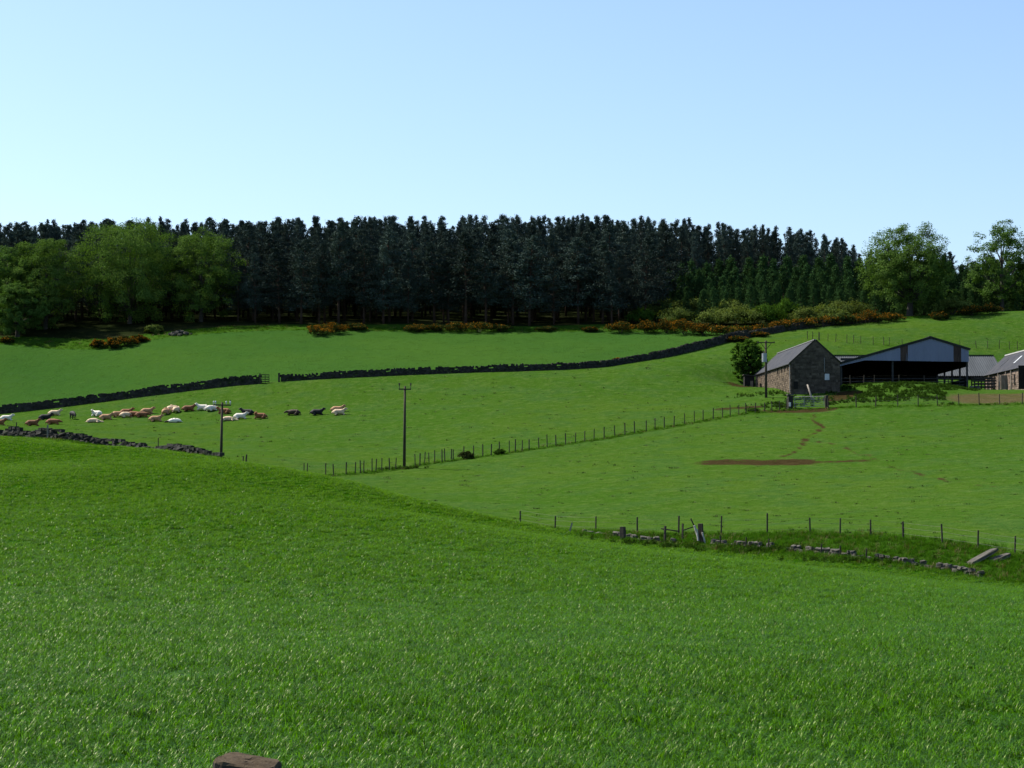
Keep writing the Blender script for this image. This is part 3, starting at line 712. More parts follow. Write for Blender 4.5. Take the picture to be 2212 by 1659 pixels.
# ------------------------------------------------------------------ scrub and gorse
def bush_mesh(seed, mat, leaf=.24, lobes=9, per=46, clump=8):
    """a unit bush, 1 m high and 1.3 m across at its widest"""
    r = np.random.default_rng(seed); C = []
    for k in range(lobes):
        a = k * 2.4 + r.normal(0, .3); rad = .42 * math.sqrt((k + .3) / lobes); c = np.array([math.cos(a) * rad, math.sin(a) * rad, .28 + .34 * (1 - (rad / .45) ** 2) + r.uniform(-.08, .1)])
        d = r.normal(0, 1, (clump, 3)); d /= np.linalg.norm(d, axis=1)[:, None]
        for q in range(clump): C.append(c + d[q] * .2 + r.normal(0, .065, (per, 3)))
    P = np.concatenate(C); P[:, 2] = np.maximum(P[:, 2], .02)
    return P, r
def make_bush(name, p, h, w, mat, seed, label, cat, group=None, bloom=0.0, leaf=.25):
    o = empty(name, (p[0], p[1], p[2] - .05), random.Random(seed).uniform(0, 6.28), label, cat, group)
    P, r = bush_mesh(seed, mat); S = np.array([w / 1.15, w / 1.15, h / .98]); P = P * S
    if bloom:
        out = (P[:, 2] / h > .3) & (r.random(len(P)) < bloom * (.35 + .65 * (np.sin(P[:, 0] * 2.3 + seed) * np.sin(P[:, 1] * 2.1 + seed * .7) + .6)))
        V, Fq = leaf_quads(P[~out], leaf, r, aspect=.6); add('foliage', np_mesh('foliage', V, Fq, [M['gorse_green']]), o)
        B = P[out] * np.array([1.05, 1.05, 1.04]); V, Fq = leaf_quads(B, leaf * .85, r, aspect=.9); add('blossom', np_mesh('blossom', V, Fq, [M['gorse_bloom']]), o)
    else:
        V, Fq = leaf_quads(P, leaf, r, aspect=.7, face=(P / S - np.array([0, 0, .15])) + r.normal(0, .1, P.shape), wild=.45); add('foliage', np_mesh('foliage', V, Fq, [mat]), o)
    sb = MB()
    for k in range(5):
        a = r.uniform(0, 6.28); sb.tube([(0, 0, -.15), (math.cos(a) * w * .12, math.sin(a) * w * .12, h * .3), (math.cos(a) * w * .26, math.sin(a) * w * .26, h * .62)], [.06, .04, .012], 5, cap=False)
    sb.build('stem', M['grey_bark'], o, smooth=True)
    return o
GORSE = [  # picture x, picture y of top, depth, width in picture units, bloom, label
 (213, 731, 297.5, 34, .75, 'orange gorse bush farthest left at the edge of the upper field'), (243, 727, 298, 36, .8, 'orange gorse bush beside the leftmost one'),
 (272, 722, 299.5, 46, .75, 'broad orange gorse bush in the middle of the left clump'), (300, 722, 301, 36, .5, 'half green gorse bush right end of the left clump'),
 (14, 726, 304, 30, .3, 'brownish gorse bush at the left edge below the trees'),
 (688, 699, 307.5, 52, .8, 'large orange gorse bush standing out at the wood edge'), (722, 694, 309.5, 60, .7, 'tall orange gorse bush behind the large one at the wood edge'), (770, 696, 311.5, 44, .35, 'dull gorse bush right of the large orange pair'),
 (900, 698, 310.5, 52, .55, 'gorse bush at the left end of the middle row'), (942, 697, 311, 50, .35, 'dull gorse bush second in the middle row'), (985, 694, 310.5, 60, .5, 'gorse bush in the centre of the middle row'), (1035, 693, 311, 64, .45, 'gorse bush right of centre in the middle row'), (1080, 697, 311.5, 46, .25, 'dark gorse bush at the right end of the middle row'),
 (1275, 703, 309.5, 28, .6, 'lone small gorse bush at the wood edge'), (1180, 704, 311.5, 40, .12, 'nearly flowerless gorse bush at the wood edge'),
 (1340, 690, 309, 56, .5, 'gorse bush where the right row begins'), (1395, 690, 309.5, 54, .45, 'second gorse bush of the right row'), (1440, 686, 310, 60, .6, 'third gorse bush of the right row'), (1478, 686, 307.5, 60, .65, 'bright gorse bush where the scrub begins'), (1520, 695, 305.5, 58, .5, 'gorse bush under the willow scrub'),
 (1560, 697, 304, 60, .45, 'gorse bush below the middle of the scrub'), (1605, 700, 302.5, 60, .5, 'gorse bush just left of the wall corner'), (1650, 698, 303, 60, .45, 'gorse bush just above the wall corner'),
 (1595, 723, 296.5, 46, .35, 'low gorse bush leaning over the field wall'), (1637, 718, 299.5, 40, .4, 'low gorse bush growing on the wall top'),
 (1690, 690, 304, 60, .55, 'gorse bush right of the wall corner'), (1735, 684, 305, 64, .55, 'gorse bush below the round willow'), (1785, 680, 306, 66, .6, 'gorse bush in the right hand thicket'), (1830, 676, 307, 64, .7, 'bright gorse bush in the right hand thicket'), (1878, 668, 308.5, 70, .7, 'tall bright gorse bush left of the big tree'), (1925, 674, 310, 54, .4, 'gorse bush at the foot of the big tree'),
 (2030, 672, 313, 40, .35, 'gorse bush right of the big tree trunk'), (2100, 656, 315, 60, .45, 'rusty gorse bush between the big tree and the tall tree'), (2140, 653, 316, 46, .4, 'rusty gorse bush beside the tall tree'),
 (1332, 771, 271.5, 24, .65, 'tiny orange gorse bush sprouting on the long field wall')]
GB = [752, 753, 747, 739, 741, 724, 720, 714, 717, 716, 717, 717, 716, 717, 715, 719, 719, 719, 723, 724, 726, 722, 716, 738, 727, 712, 708, 704, 700, 697, 694, 690, 681, 678, 784]
for i, (px, yt, d, w, b, lab) in enumerate(GORSE):
    p = hit(px, GB[i], 200); d = p[1]; h = max((1050 - yt) / FPX * d - p[2], .8)
    make_bush('gorse_bush', p, h, w * d / FPX * 1.1, None, 700 + i, lab, 'gorse', 'gorse bushes in flower along the fields', bloom=b * (.62 if i < 8 or i > 14 else .42), leaf=.20)
SCRUB = [(1420, 640, 314, 66, 'pale green willow bush farthest left in the scrub'), (1385, 660, 313, 44, 'low dark willow bush at the left foot of the scrub'), (1462, 655, 311.5, 64, 'willow bush second from the left in the scrub'), (1510, 637, 313, 66, 'tall pale willow bush in the left of the scrub'),
 (1545, 662, 310.5, 54, 'low willow bush below the tall pale one'), (1590, 650, 312, 66, 'broad willow bush in the middle of the scrub'), (1582, 640, 315, 44, 'small willow bush behind the broad one'), (1640, 662, 309, 56, 'low willow bush above the wall corner'), (1698, 640, 311, 42, 'upright rounded dark green bush in the scrub'),
 (1660, 650, 314, 60, 'dark willow bush behind the wall corner'), (1745, 657, 310, 54, 'willow bush right of the upright rounded bush'), (1785, 648, 312, 50, 'pale willow bush in the right of the scrub'), (1835, 638, 313, 66, 'tall willow bush at the right end of the scrub'), (1812, 665, 310, 44, 'small willow bush at the foot of the right scrub'), (1470, 640, 316, 50, 'willow bush hidden behind the left scrub'),
 (2060, 640, 314.5, 60, 'grey green bush under the right hand trees'), (332, 699, 303, 30, 'small round green bush beside the stone heap')]
for i, (px, yt, d, w, lab) in enumerate(SCRUB):
    p = hit(px, min(yt + 52, 702) if px > 1300 and px < 1900 else 720, 200) if px < 1900 else at(px, d)
    d = p[1]; h = max((1050 - yt) / FPX * d - p[2], 1.0)
    make_bush('willow_bush', p, h, w * d / FPX * 1.5, M['hawthorn'] if 'dark' in lab else M['willow'], 800 + i, lab, 'bush', 'willow scrub between wood and wall', leaf=.27)
for i, (px, d, w, h, lab) in enumerate(((1008, 197.5, 34, .85, 'round brown bush on the middle fence'), (1080, 200, 26, .6, 'small dark bush on the middle fence'), (1628, 228, 24, .5, 'low dark bush by the fence left of the gate'))):
    make_bush('fence_bush', at(px, d), h, w * d / FPX, M['gorse_green'] if i < 1 else M['hawthorn'], 850 + i, lab, 'bush', leaf=.12)

# ------------------------------------------------------------------ drystone field walls
def wall_runs(path, h, thick, rng, stone=.42, ragged=.12, courses=4, cope=True, jit=.045):
    """stones of a drystone wall laid course on course along a path on the land"""
    mb = MB(); P = [np.array(p[:2]) for p in path]
    seg = [np.linalg.norm(b - a) for a, b in zip(P[:-1], P[1:])]; tot = sum(seg)
    def point(s):
        for a, b, l in zip(P[:-1], P[1:], seg):
            if s <= l: return a + (b - a) * (s / l), math.atan2(b[1] - a[1], b[0] - a[0])
            s -= l
        return P[-1], math.atan2(P[-1][1] - P[-2][1], P[-1][0] - P[-2][0])
    wob = [rng.uniform(-1, 1) for _ in range(int(tot / 2.5) + 3)]
    def hh(s):
        k = s / 2.5; i = int(k); f = k - i; v = wob[i] * (1 - f) + wob[i + 1] * f
        return (h(s / tot) if callable(h) else h) * (1 + ragged * v)
    for c in range(courses):
        s = rng.uniform(0, stone)
        while s < tot:
            w = stone * rng.uniform(.6, 1.5); q, a = point(min(s + w / 2, tot)); H = hh(s); ch = H / courses
            if c == courses - 1 and rng.random() < .08: s += w; continue
            z = hz(*q) - .08 + ch * (c + .5)
            mb.box((q[0], q[1], z), (w * .98, thick * (1 - .12 * c / courses) * rng.uniform(.9, 1.08), ch * rng.uniform(.96, 1.12)), a + rng.uniform(-.05, .05), jit, rng); s += w
    if cope:
        s = 0
        while s < tot:
            w = rng.uniform(.14, .34) * (jit / .045); q, a = point(s + w / 2); H = hh(s)
            if rng.random() < .88:
                t = rng.uniform(.16, .34); mb.box((q[0], q[1], hz(*q) - .08 + H + t * .4), (w, thick * rng.uniform(.6, .95), t), a + rng.uniform(-.15, .15), .035, rng)
            s += w
    return mb
def field_wall(path, h, label, rng, **kw):
    o = empty('drystone_wall', (path[0][0], path[0][1], hz(path[0][0], path[0][1])), 0, label, 'stone wall')
    mb = wall_runs(path, h, .55, rng, **kw); L = Vector(o.location)
    mb.v = [tuple(Vector(v) - L) for v in mb.v]
    tag(mb.build('stones', M['dyke'], o, fix=False), kind='stuff'); return o
rng = random.Random(7)
field_wall([at(x, 268 - (.5 if x > 500 else 0) - x * .003) for x in (-160, 0, 125, 250, 340, 420, 500, 562)], lambda t: 1.02 - .1 * t, 'long dark drystone wall from the left edge up to the wooden gate', rng)
field_wall([at(x, d) for x, d in ((604, 266), (700, 265.5), (800, 265), (1000, 265), (1100, 265), (1220, 266.5), (1310, 269), (1380, 273.5), (1450, 279), (1520, 285), (1600, 293), (1650, 296.8), (1700, 300), (1780, 303), (1870, 306), (1905, 307))], lambda t: .72 if t < .45 else .72 + (t - .45) * 1.5 if t < .75 else .8, 'drystone wall from the gate climbing right towards the gorse', rng)
field_wall([at(x, d) for x, d in ((-150, 203), (0, 197), (60, 194), (125, 190.5), (190, 187), (250, 184), (310, 179), (370, 174), (430, 169.5), (476, 166))], lambda t: .80 if t < .7 else .80 - (t - .7) * 1.2, 'tumbledown drystone wall on the crest at left, below the cattle', rng, ragged=.38, stone=.8, courses=3, jit=.1)

# stones that can be picked out singly
def stone_mesh(seed):
    r = random.Random(seed); bm = bmesh.new()
    bmesh.ops.create_cube(bm, size=1.0); bmesh.ops.bevel(bm, geom=bm.edges[:], offset=.16, segments=1, affect='EDGES')
    for v in bm.verts: v.co += Vector((r.uniform(-.1, .1), r.uniform(-.1, .1), r.uniform(-.1, .1)))
    me = bpy.data.meshes.new('stone'); bm.to_mesh(me); bm.free(); me.materials.append(M['pale_stone']); return me
STONES = [stone_mesh(i) for i in range(9)]
def put_stone(parent, p, s, rng, name='stone'):
    o = add(name, STONES[rng.randrange(9)], parent, Vector(p) - Vector(parent.location), (rng.uniform(-.25, .25), rng.uniform(-.25, .25), rng.uniform(0, 6.28)), s); return o
rwall = empty('ruined_wall', at(1707, 116), 0, 'collapsed low drystone wall of pale grey stones along the crop edge at right', 'stone wall')
for (xa, xb, hgt) in ((1540, 1662, .35), (1700, 1790, .42), (1790, 1850, .48), (1850, 1900, .28), (1895, 1990, .42), (1990, 2075, .48), (2075, 2125, .5)):
    L = 0.0; x = xa
    while x < xb:
        q = L_CROP; X = (x - 1106) / FPX * 113; y = yline(L_CROP, X) + .55; X = (x - 1106) / FPX * y
        n = max(1, round(hgt / .2)); z0 = hz(X, y)
        for c in range(n):
            if c == n - 1 and rng.random() < .25: continue
            w = rng.uniform(.22, .42); put_stone(rwall, (X + rng.uniform(-.08, .08), y + rng.uniform(-.1, .1) + c * .03, z0 + .06 + c * .19), (w, rng.uniform(.25, .4), rng.uniform(.16, .26)), rng)
        x += rng.uniform(8, 13)
rubble = empty('ruined_wall', at(1300, 126.5), 0, 'overgrown dark remnant of wall with fallen stones at the left end of the fence', 'stone wall')
x = 1262
while x < 1462:
    X = (x - 1106) / FPX * 125; y = yline(L_CROP, X) + .5; X = (x - 1106) / FPX * y
    for c in range(1 if x < 1330 else 2):
        if rng.random() < .8: put_stone(rubble, (X, y + rng.uniform(-.15, .15), hz(X, y) + .05 + c * .2), (rng.uniform(.3, .6), rng.uniform(.3, .45), rng.uniform(.16, .3)), rng)
    x += rng.uniform(10, 16)
pile = empty('stone_heap', at(385, 304), 0, 'heap of grey field stones beside the gorse at the upper field edge', 'stone heap')
for k in range(34):
    a, rr = rng.uniform(0, 6.28), rng.random() ** .5; X = pile.location.x + math.cos(a) * rr * 1.9; Y = pile.location.y + math.sin(a) * rr * .9; s = rng.uniform(.35, .7)
    put_stone(pile, (X, Y, hz(X, Y) + .12 + .55 * (1 - rr) * rng.random()), (s, s * .8, s * .6), rng)
for i, (x0, y0, x1, y1, lab) in enumerate(((2094, 1222, 2147, 1188, 'long flat stone slab propped on the bank at right'), (2136, 1213, 2176, 1199, 'shorter stone slab beside the long propped one'))):
    d = 110.5 if i == 0 else 111; a, b = ray(x0, y0, d), ray(x1, y1, d + (1.2 if i == 0 else .8)); a[2] = hz(a[0], a[1]) + .02
    v = Vector(b - a); me = stone_mesh(30 + i)
    o = bpy.data.objects.new('stone_slab', me); COL.objects.link(o); o.location = Vector((a + b) / 2)
    o.rotation_euler = v.to_track_quat('X', 'Z').to_euler(); o.scale = (v.length * 1.02, .55, .20); tag(o, lab, 'stone slab')

# ------------------------------------------------------------------ fences
POST = {}
def post_mesh(r, h, sq=False):
    key = (r, h)
    if key not in POST:
        mb = MB().tube([(0, 0, -.35), (0, 0, h * .5), (.008, 0, h - .03), (.01, 0, h)], [r, r * .98, r * .95, r * .7], 8); POST[key] = mb.mesh('post', M['post_wood'])
    return POST[key]
def fence(posts, label, wires=(.35, .7, 1.0), hgt=1.15, r=.05, seed=1, heights=None, leans=None, wr=.006, label_kw=None):
    rr = random.Random(seed); b = posts[0]; o = empty('wire_fence', b, 0, label, 'fence'); B = Vector(b); tops = []
    for i, p in enumerate(posts):
        h = heights[i] if heights else hgt * rr.uniform(.9, 1.1); k = rr.randrange(3)
        lx = leans[i] if leans else rr.gauss(0, .03)
        q = add('post', post_mesh(round(r * (1, .9, 1.12)[k], 4), round(h, 2) if heights else round(hgt, 2)), o, Vector(p) - B, (rr.gauss(0, .02), lx, rr.uniform(0, 6)), (1, 1, 1 if heights else h / hgt)); tops.append(Vector(p) - B)
    for w in wires:
        mb = MB()
        for a, c in zip(tops[:-1], tops[1:]): mb.tube([a + Vector((0, -.05, w)), (a + c) / 2 + Vector((0, -.05, w - .03)), c + Vector((0, -.05, w))], wr, 3, cap=False)
        mb.build('wire', M['wire'], o, fix=False)
    return o
def lerp_line(L2, X):
    L2 = np.array(L2); return float(np.interp(X, L2[:, 0], L2[:, 1]))
def on_line(L2, px, d0):
    d = d0
    for _ in range(6):
        X = (px - 1106) / FPX * d; d = lerp_line(L2, X)
    return at(px, d)
mid_px = [567, 657, 664, 704, 721, 748, 768, 779, 786, 804, 812, 825, 842, 855, 897, 907, 917, 927, 939, 955, 961, 975, 979, 1002, 1023, 1043, 1061, 1079, 1100, 1113, 1128, 1143, 1164, 1182, 1201, 1222, 1243, 1263, 1283, 1305, 1328, 1350, 1371, 1396, 1415, 1435, 1456, 1479, 1500, 1519, 1541, 1561, 1578, 1596, 1612, 1632, 1652, 1668, 1684, 1700]
fence([on_line(L_MID, x, 195) for x in mid_px], 'long post and wire fence climbing across the middle pasture to the farm gate', hgt=1.2, r=.055, seed=2)
fence([on_line(L_FRONT, x, 226) for x in (1790, 1850, 1892, 1940, 1984, 2026, 2072, 2116, 2160, 2209, 2255)], 'post and wire fence below the weedy mound in front of the open shed', hgt=1.3, r=.06, seed=3)
RT = [(1124, 1103), (1199, 1114), (1286.6, 1115), (1376, 1116.5), (1465, 1114), (1556.6, 1114), (1656, 1108), (1748.5, 1117.6), (1813, 1119), (1879, 1122), (1949, 1126), (2033, 1131.5), (2109.5, 1144.7), (2189, 1157), (2270, 1172)]
rp_ = [on_line(L_RIGHT, x, 122) for x, _ in RT]
rh = [round(float(np.clip((1050 - y) / FPX * p[1] - p[2], .9, 1.45)), 2) for (x, y), p in zip(RT, rp_)]
fr = fence([tuple(p) for p in rp_], 'post and wire fence on the bank above the ruined wall at right', heights=rh, r=.055, seed=4, leans=[0, 0, 0, 0, 0, 0, .1, 0, 0, 0, .02, .03, .04, .03, 0])
back_px = [1746, 1757, 1770, 1772, 1790, 1807, 1831, 1846, 1861, 1888, 1911, 1923, 1951, 2076, 2111, 2136, 2161, 2183, 2200, 2230]
fence([on_line(L_BACK, x, 288) for x in back_px], 'line of thin posts across the grass slope behind the farm', hgt=1.2, r=.045, seed=5)
fence([on_line([(p[0], p[1] - 1.4) for p in L_WALL], x, 304) for x in (1780, 1803, 1814, 1822, 1829, 1837, 1846, 1854, 1864, 1872, 1880, 1895, 1908)], 'short row of close posts along the top of the slope beside the wall', hgt=1.1, r=.04, seed=6)
fence([on_line([(p[0], p[1]) for p in L_CROP], x, 150) + np.array([0, .6, 0]) for x in (523, 529.5)], 'two short leaning posts right of the left hand pole', wires=(), hgt=.75, r=.06, seed=9, leans=[.12, .06], heights=[.62, .8])
old = empty('fence_post', at(108, 191.5) + np.array([0, -1.0, 0]), 0, 'pale upright post standing against the tumbledown wall at left', 'post')
add('post', MB().box((0, 0, .55), (.13, .13, 1.9)).mesh('post', M['old_wood']), old)
fence([at(x, d) for x, d in ((34, 195.6), (342, 176.8))], 'two thin stakes rising above the tumbledown wall at left', wires=(), heights=[1.65, 1.5], r=.05, seed=10)

# wooden gate and posts in the long wall
wg = empty('wooden_gate', at(563, 265.6), R(8), 'small dark wooden gate standing open in the long field wall', 'gate')
for k in range(4): MB().box((.55, 0, .28 + k * .3), (1.1, .05, .12)).build('rail', M['post_wood'], wg)
for xx in (.03, .55, 1.07): MB().box((xx, -.045, .65), (.08, .04, 1.15)).build('upright', M['post_wood'], wg)
MB().box((-.14, 0, .55), (.2, .2, 1.6)).build('gate_post', M['post_wood'], wg)
gp = empty('gate_post', at(602, 265.6), 0, 'single thick wooden post at the right side of the wall gap', 'post'); add('post', MB().box((0, 0, .45), (.24, .22, 1.5)).mesh('post', M['post_wood']), gp)

# foreground post
pz = hz(-.98, 3.3); top_z = ray(540, 1637, 3.3)[2]
fp_o = empty('fence_post', (ray(540, 1637, 3.3)[0], 3.3, pz), 0, 'top of a thick weathered fence post at the bottom edge, closest to the camera', 'post')
def near_post():
    mb = MB(); h = top_z - pz; seg = 28; rr = random.Random(4); rad = [.0505 / (abs(math.cos(2 * math.pi * k / seg + .15)) ** 5 + abs(math.sin(2 * math.pi * k / seg + .15)) ** 5) ** .2 + rr.uniform(-.0015, .0015) for k in range(seg)]
    rings = [(-.4, 1.0), (h * .5, 1.0), (h - .012, 1.0), (h - .004, .985), (h, .94), (h + .001, .55), (h - .001, .2)]
    for zz, f in rings:
        for k in range(seg):
            a = 2 * math.pi * k / seg; x, y = math.cos(a) * rad[k] * f, math.sin(a) * rad[k] * f
            tilt = -x * .13 + y * .05 if zz > h * .6 else 0
            mb.v.append((x, y, zz + tilt + (rr.uniform(-.0012, .0012) if zz > h * .9 else 0)))
    for i in range(len(rings) - 1):
        for k in range(seg): k2 = (k + 1) % seg; mb.f.append((i * seg + k, i * seg + k2, (i + 1) * seg + k2, (i + 1) * seg + k)); mb.m.append(0 if i < 3 else 1)
    mb.f.append(tuple((len(rings) - 1) * seg + k for k in range(seg))); mb.m.append(1)
    m, nt, p = new_mat('old_post_end')
    v = coords(nt); wv = N(nt, 'ShaderNodeTexWave', wave_type='RINGS', rings_direction='Z'); wv.inputs['Scale'].default_value = 42; wv.inputs['Distortion'].default_value = 2.5; wv.inputs['Detail'].default_value = 3; nt.links.new(v, wv.inputs['Vector'])
    nt.links.new(mixc(nt, ramp(nt, noise(nt, 30, 5, .65, v), .35, .68), mixc(nt, wv.outputs['Fac'], (.030, .021, .013), (.050, .037, .024)), (.080, .062, .042)), p.inputs['Base Color'])
    p.inputs['Roughness'].default_value = .95; p.inputs['Specular IOR Level'].default_value = .05; bump(nt, p, noise(nt, 90, 5, .7, v), .9, .004)
    side = rough_mat('old_post_side', (.03, .025, .019), (.075, .06, .046), 40.0, bsc=120, bstr=.8, bd=.004, stretch=(1, 1, .12))
    add('post', mb.mesh('post', side, m, fix=True), fp_o)
near_post()

# ------------------------------------------------------------------ broken timbers by the right fence
jt = empty('broken_gate', at(1506, 121.2), 0, 'broken whitewashed timber gate post propped by leaning planks near the fence', 'gate post')
J = jt.location
def plank(mb, x0, y0, x1, y1, d, w, t=.05):
    a, b = Vector(ray(x0, y0, d)) - J, Vector(ray(x1, y1, d)) - J; v = b - a
    mb.box((a + b) / 2, (v.length, t, w), rot=v.to_track_quat('X', 'Y').to_matrix()); return mb
plank(MB(), 1513, 1131, 1515, 1172, 121.2, .30, .14).build('board', M['post_wood'], jt)
plank(MB(), 1500, 1135, 1506, 1156, 121.1, .13, .10).build('plank', M['white_wood'], jt)
plank(MB(), 1505, 1143, 1508, 1168, 121.0, .09, .08).build('plank', M['white_wood'], jt)
plank(MB(), 1517, 1150, 1523, 1174, 121.0, .10, .08).build('plank', M['white_wood'], jt)
plank(MB(), 1492, 1120, 1506, 1150, 121.3, .09, .07).build('strut', M['post_wood'], jt)
plank(MB(), 1474, 1146, 1501, 1137, 121.5, .08, .07).build('rail', M['post_wood'], jt)
for i, (x0, y0, x1, y1, d, w, m, lab) in enumerate(((1229, 1147, 1236, 1129, 128.3, .12, 'old_wood', 'pale broken stake leaning right at the left end of the fence'), (1436, 1165, 1437, 1136, 122.5, .13, 'post_wood', 'short dark stake beside the fallen rails'), (1474, 1148, 1475, 1131, 123.5, .10, 'post_wood', 'short dark stake left of the broken gate post'), (1346, 1160, 1345, 1138, 124.2, .30, 'post_wood', 'thick rotten stump standing in the overgrown wall'),
        (1428, 1142, 1468, 1148, 122.6, .10, 'post_wood', 'dark rail fallen across the short stake'))):
    a, b = Vector(ray(x0, y0, d)), Vector(ray(x1, y1, d))
    if i < 4: a.z = hz(a.x, a.y) - .1
    o = bpy.data.objects.new(('broken_stake', 'broken_stake', 'broken_stake', 'stump', 'fallen_rail')[i], MB().box((0, 0, 0), ((b - a).length, w * .8, w), jit=.012, rng=rng).mesh('stake', M[m], fix=True)); COL.objects.link(o)
    o.location = (a + b) / 2; o.rotation_euler = (b - a).to_track_quat('X', 'Y').to_euler(); tag(o, lab, ('stake', 'stake', 'stake', 'stump', 'rail')[i])
for k, x in enumerate((1556, 1609, 1658, 1772, 1814, 1868)):
    X = (x - 1106) / FPX * 116; y = yline(L_CROP, X) + .25; X = (x - 1106) / FPX * y
    o = add('wall_stake', post_mesh(.045, .7), None, (X, y, hz(X, y)), (0, rng.gauss(0, .08), 0)); tag(o, ('thin stake in the ruined wall below the strainer post, leftmost of three', 'thin stake in the ruined wall below the strainer post, middle of three', 'thin stake in the ruined wall below the strainer post, rightmost of three', 'left stake in the longer stretch of ruined wall', 'middle stake in the longer stretch of ruined wall', 'right stake in the longer stretch of ruined wall')[k], 'stake', 'thin stakes in the ruined wall')
# ------------------------------------------------------------------ the farm
def stone_face(o3, udir, vtop, rng, w=.46, h=.26, t=.09, skip=()):
    """coursed rubble facing: o3 origin, udir unit vector along the wall, vtop(u) wall top height, length in udir.length"""
    mb = MB(); L = udir.length; u = udir.normalized(); a = math.atan2(u.y, u.x); z = -.6; row = 0
    while True:
        hh = h * rng.uniform(.75, 1.3); s = -rng.uniform(0, .2); anyput = False
        while s < L:
            ww = w * rng.uniform(.5, 1.55); e = min(s + ww, L); c = (max(s, 0) + e) / 2
            if z + hh < vtop(c) and e - max(s, 0) > .08:
                ok = all(not (x0 < c < x1 and z0 < z + hh / 2 < z1) for x0, x1, z0, z1 in skip)
                if ok: mb.box(Vector(o3) + u * c + Vector((0, 0, z + hh / 2)), (e - max(s, 0) - .03, t * rng.uniform(.8, 1.5), hh - .03), a, .018, rng)
                anyput = True
            s += ww
        z += hh; row += 1
        if not anyput and z > .5: break
        if row > 60: break
    return mb
def gable_poly(W, ze, zr, xp=None, z0=-.8): return [(0, z0), (W, z0), (W, ze), (W / 2 if xp is None else xp, zr), (0, ze)]
def xz_prism(poly, y0, y1):
    mb = MB().prism(poly, y0, y1); mb.v = [(a, c, b) for a, b, c in mb.v]; return mb
def roof_slab(x0, z0, x1, z1, y0, y1, t=.08, over=.25):
    """sloping slab between two x/z points"""
    d = Vector((x1 - x0, z1 - z0)).normalized(); n = Vector((-d.y, d.x)); n = n if n.y > 0 else -n
    a = Vector((x0, z0)) - d * over; b = Vector((x1, z1))
    return xz_prism([tuple(a + n * .012), tuple(b + n * .012), tuple(b + n * (t + .012)), tuple(a + n * (t + .012))], y0, y1)
def corrugated(L, D, pitch, amp, mat, name, parent, frame, ov=0.0):
    """ribbed sheet: L along ribs' cross direction, D down the slope; frame maps (u, v, h) to place"""
    n = int(L / pitch) * 4; V = []; Fq = []
    prof = (0, 1, 1, 0)
    for i in range(n + 1):
        u = L * i / n; h = amp * prof[i % 4]
        V.append(frame(u, 0, h)); V.append(frame(u, D, h))
    Fq = [(2 * i, 2 * i + 2, 2 * i + 3, 2 * i + 1) for i in range(n)]
    return add(name, np_mesh(name, [tuple(v) for v in V], Fq, [mat]), parent)

rb = random.Random(17)
# stone barn
b0 = np.array(ray(1709, 850, 238)); b0[2] = hz(b0[0], b0[1])
barn = empty('stone_barn', b0, R(2.7), 'long rubble stone barn with grey slate roof, its gable facing the camera', 'barn')
BW, BL = 5.95, 25.0
ze = ray(1709, 783, 238)[2] - b0[2]; zr = ray(1763, 735, 238)[2] - b0[2]
xz_prism(gable_poly(BW, ze, zr, z0=-1.2), 0, BL).build('wall', M['mortar'], barn)
vents = [(y, 3.05) for y in (1.6, 3.6, 5.8, 8.4)]
f1 = stone_face((0, BL, 0), Vector((0, -BL, 0)), lambda u: ze - .05, rb)
tag(f1.build('wall_stones', M['barn_stone'], barn, fix=False), kind='stuff')
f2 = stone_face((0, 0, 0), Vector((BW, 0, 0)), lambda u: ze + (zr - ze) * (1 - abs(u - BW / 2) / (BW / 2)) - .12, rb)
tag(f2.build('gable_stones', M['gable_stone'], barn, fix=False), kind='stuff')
roof_slab(0, ze, BW / 2, zr, .14, BL - .1).build('roof', M['slate'], barn)
rr_ = roof_slab(BW, ze, BW / 2, zr, .14, BL - .1).build('roof', M['slate'], barn)
MB().box((BW / 2, BL / 2, zr + .13), (.3, BL - .3, .10)).build('ridge_cap', M['galv'], barn)
for s in (0, 1):
    xs0, xs1 = (-.12, BW / 2) if s == 0 else (BW + .12, BW / 2)
    z_ = ze - .14; d = Vector((xs1 - xs0, zr - z_)).normalized(); n = Vector((-d.y, d.x)); n = n if n.y > 0 else -n
    a, b = Vector((xs0, z_)), Vector((xs1, zr))
    xz_prism([tuple(a + n * .02), tuple(b + n * .02), tuple(b + n * .17), tuple(a + n * .17)], -.1, .135).build('skew_stone', M['dyke'], barn)
MB().tube([(-.22, .1, ze - .16), (-.22, BL - .1, ze - .16)], .06, 6).build('gutter', M['dark_steel'], barn)
MB().tube([(-.12, .12, ze - .2), (-.12, .12, 0.2)], .045, 6).build('downpipe', M['galv'], barn)
for y, z in vents: MB().box((-.07, y, ze - .55), (.14, .16, .62)).build('vent', M['void'], barn)  # solid dark blocks, the shade inside open slits given as colour
MB().box((4.35, -.09, 2.1), (.55, .08, .75)).build('shutter', M['white_sheet'], barn)
MB().tube([(4.05, -.07, 2.65), (4.05, -.07, 4.4)], .03, 5).build('cable', M['galv'], barn)
MB().box((.55, -.10, 1.1), (.5, .05, .9)).build('notice_board', M['void'], barn)
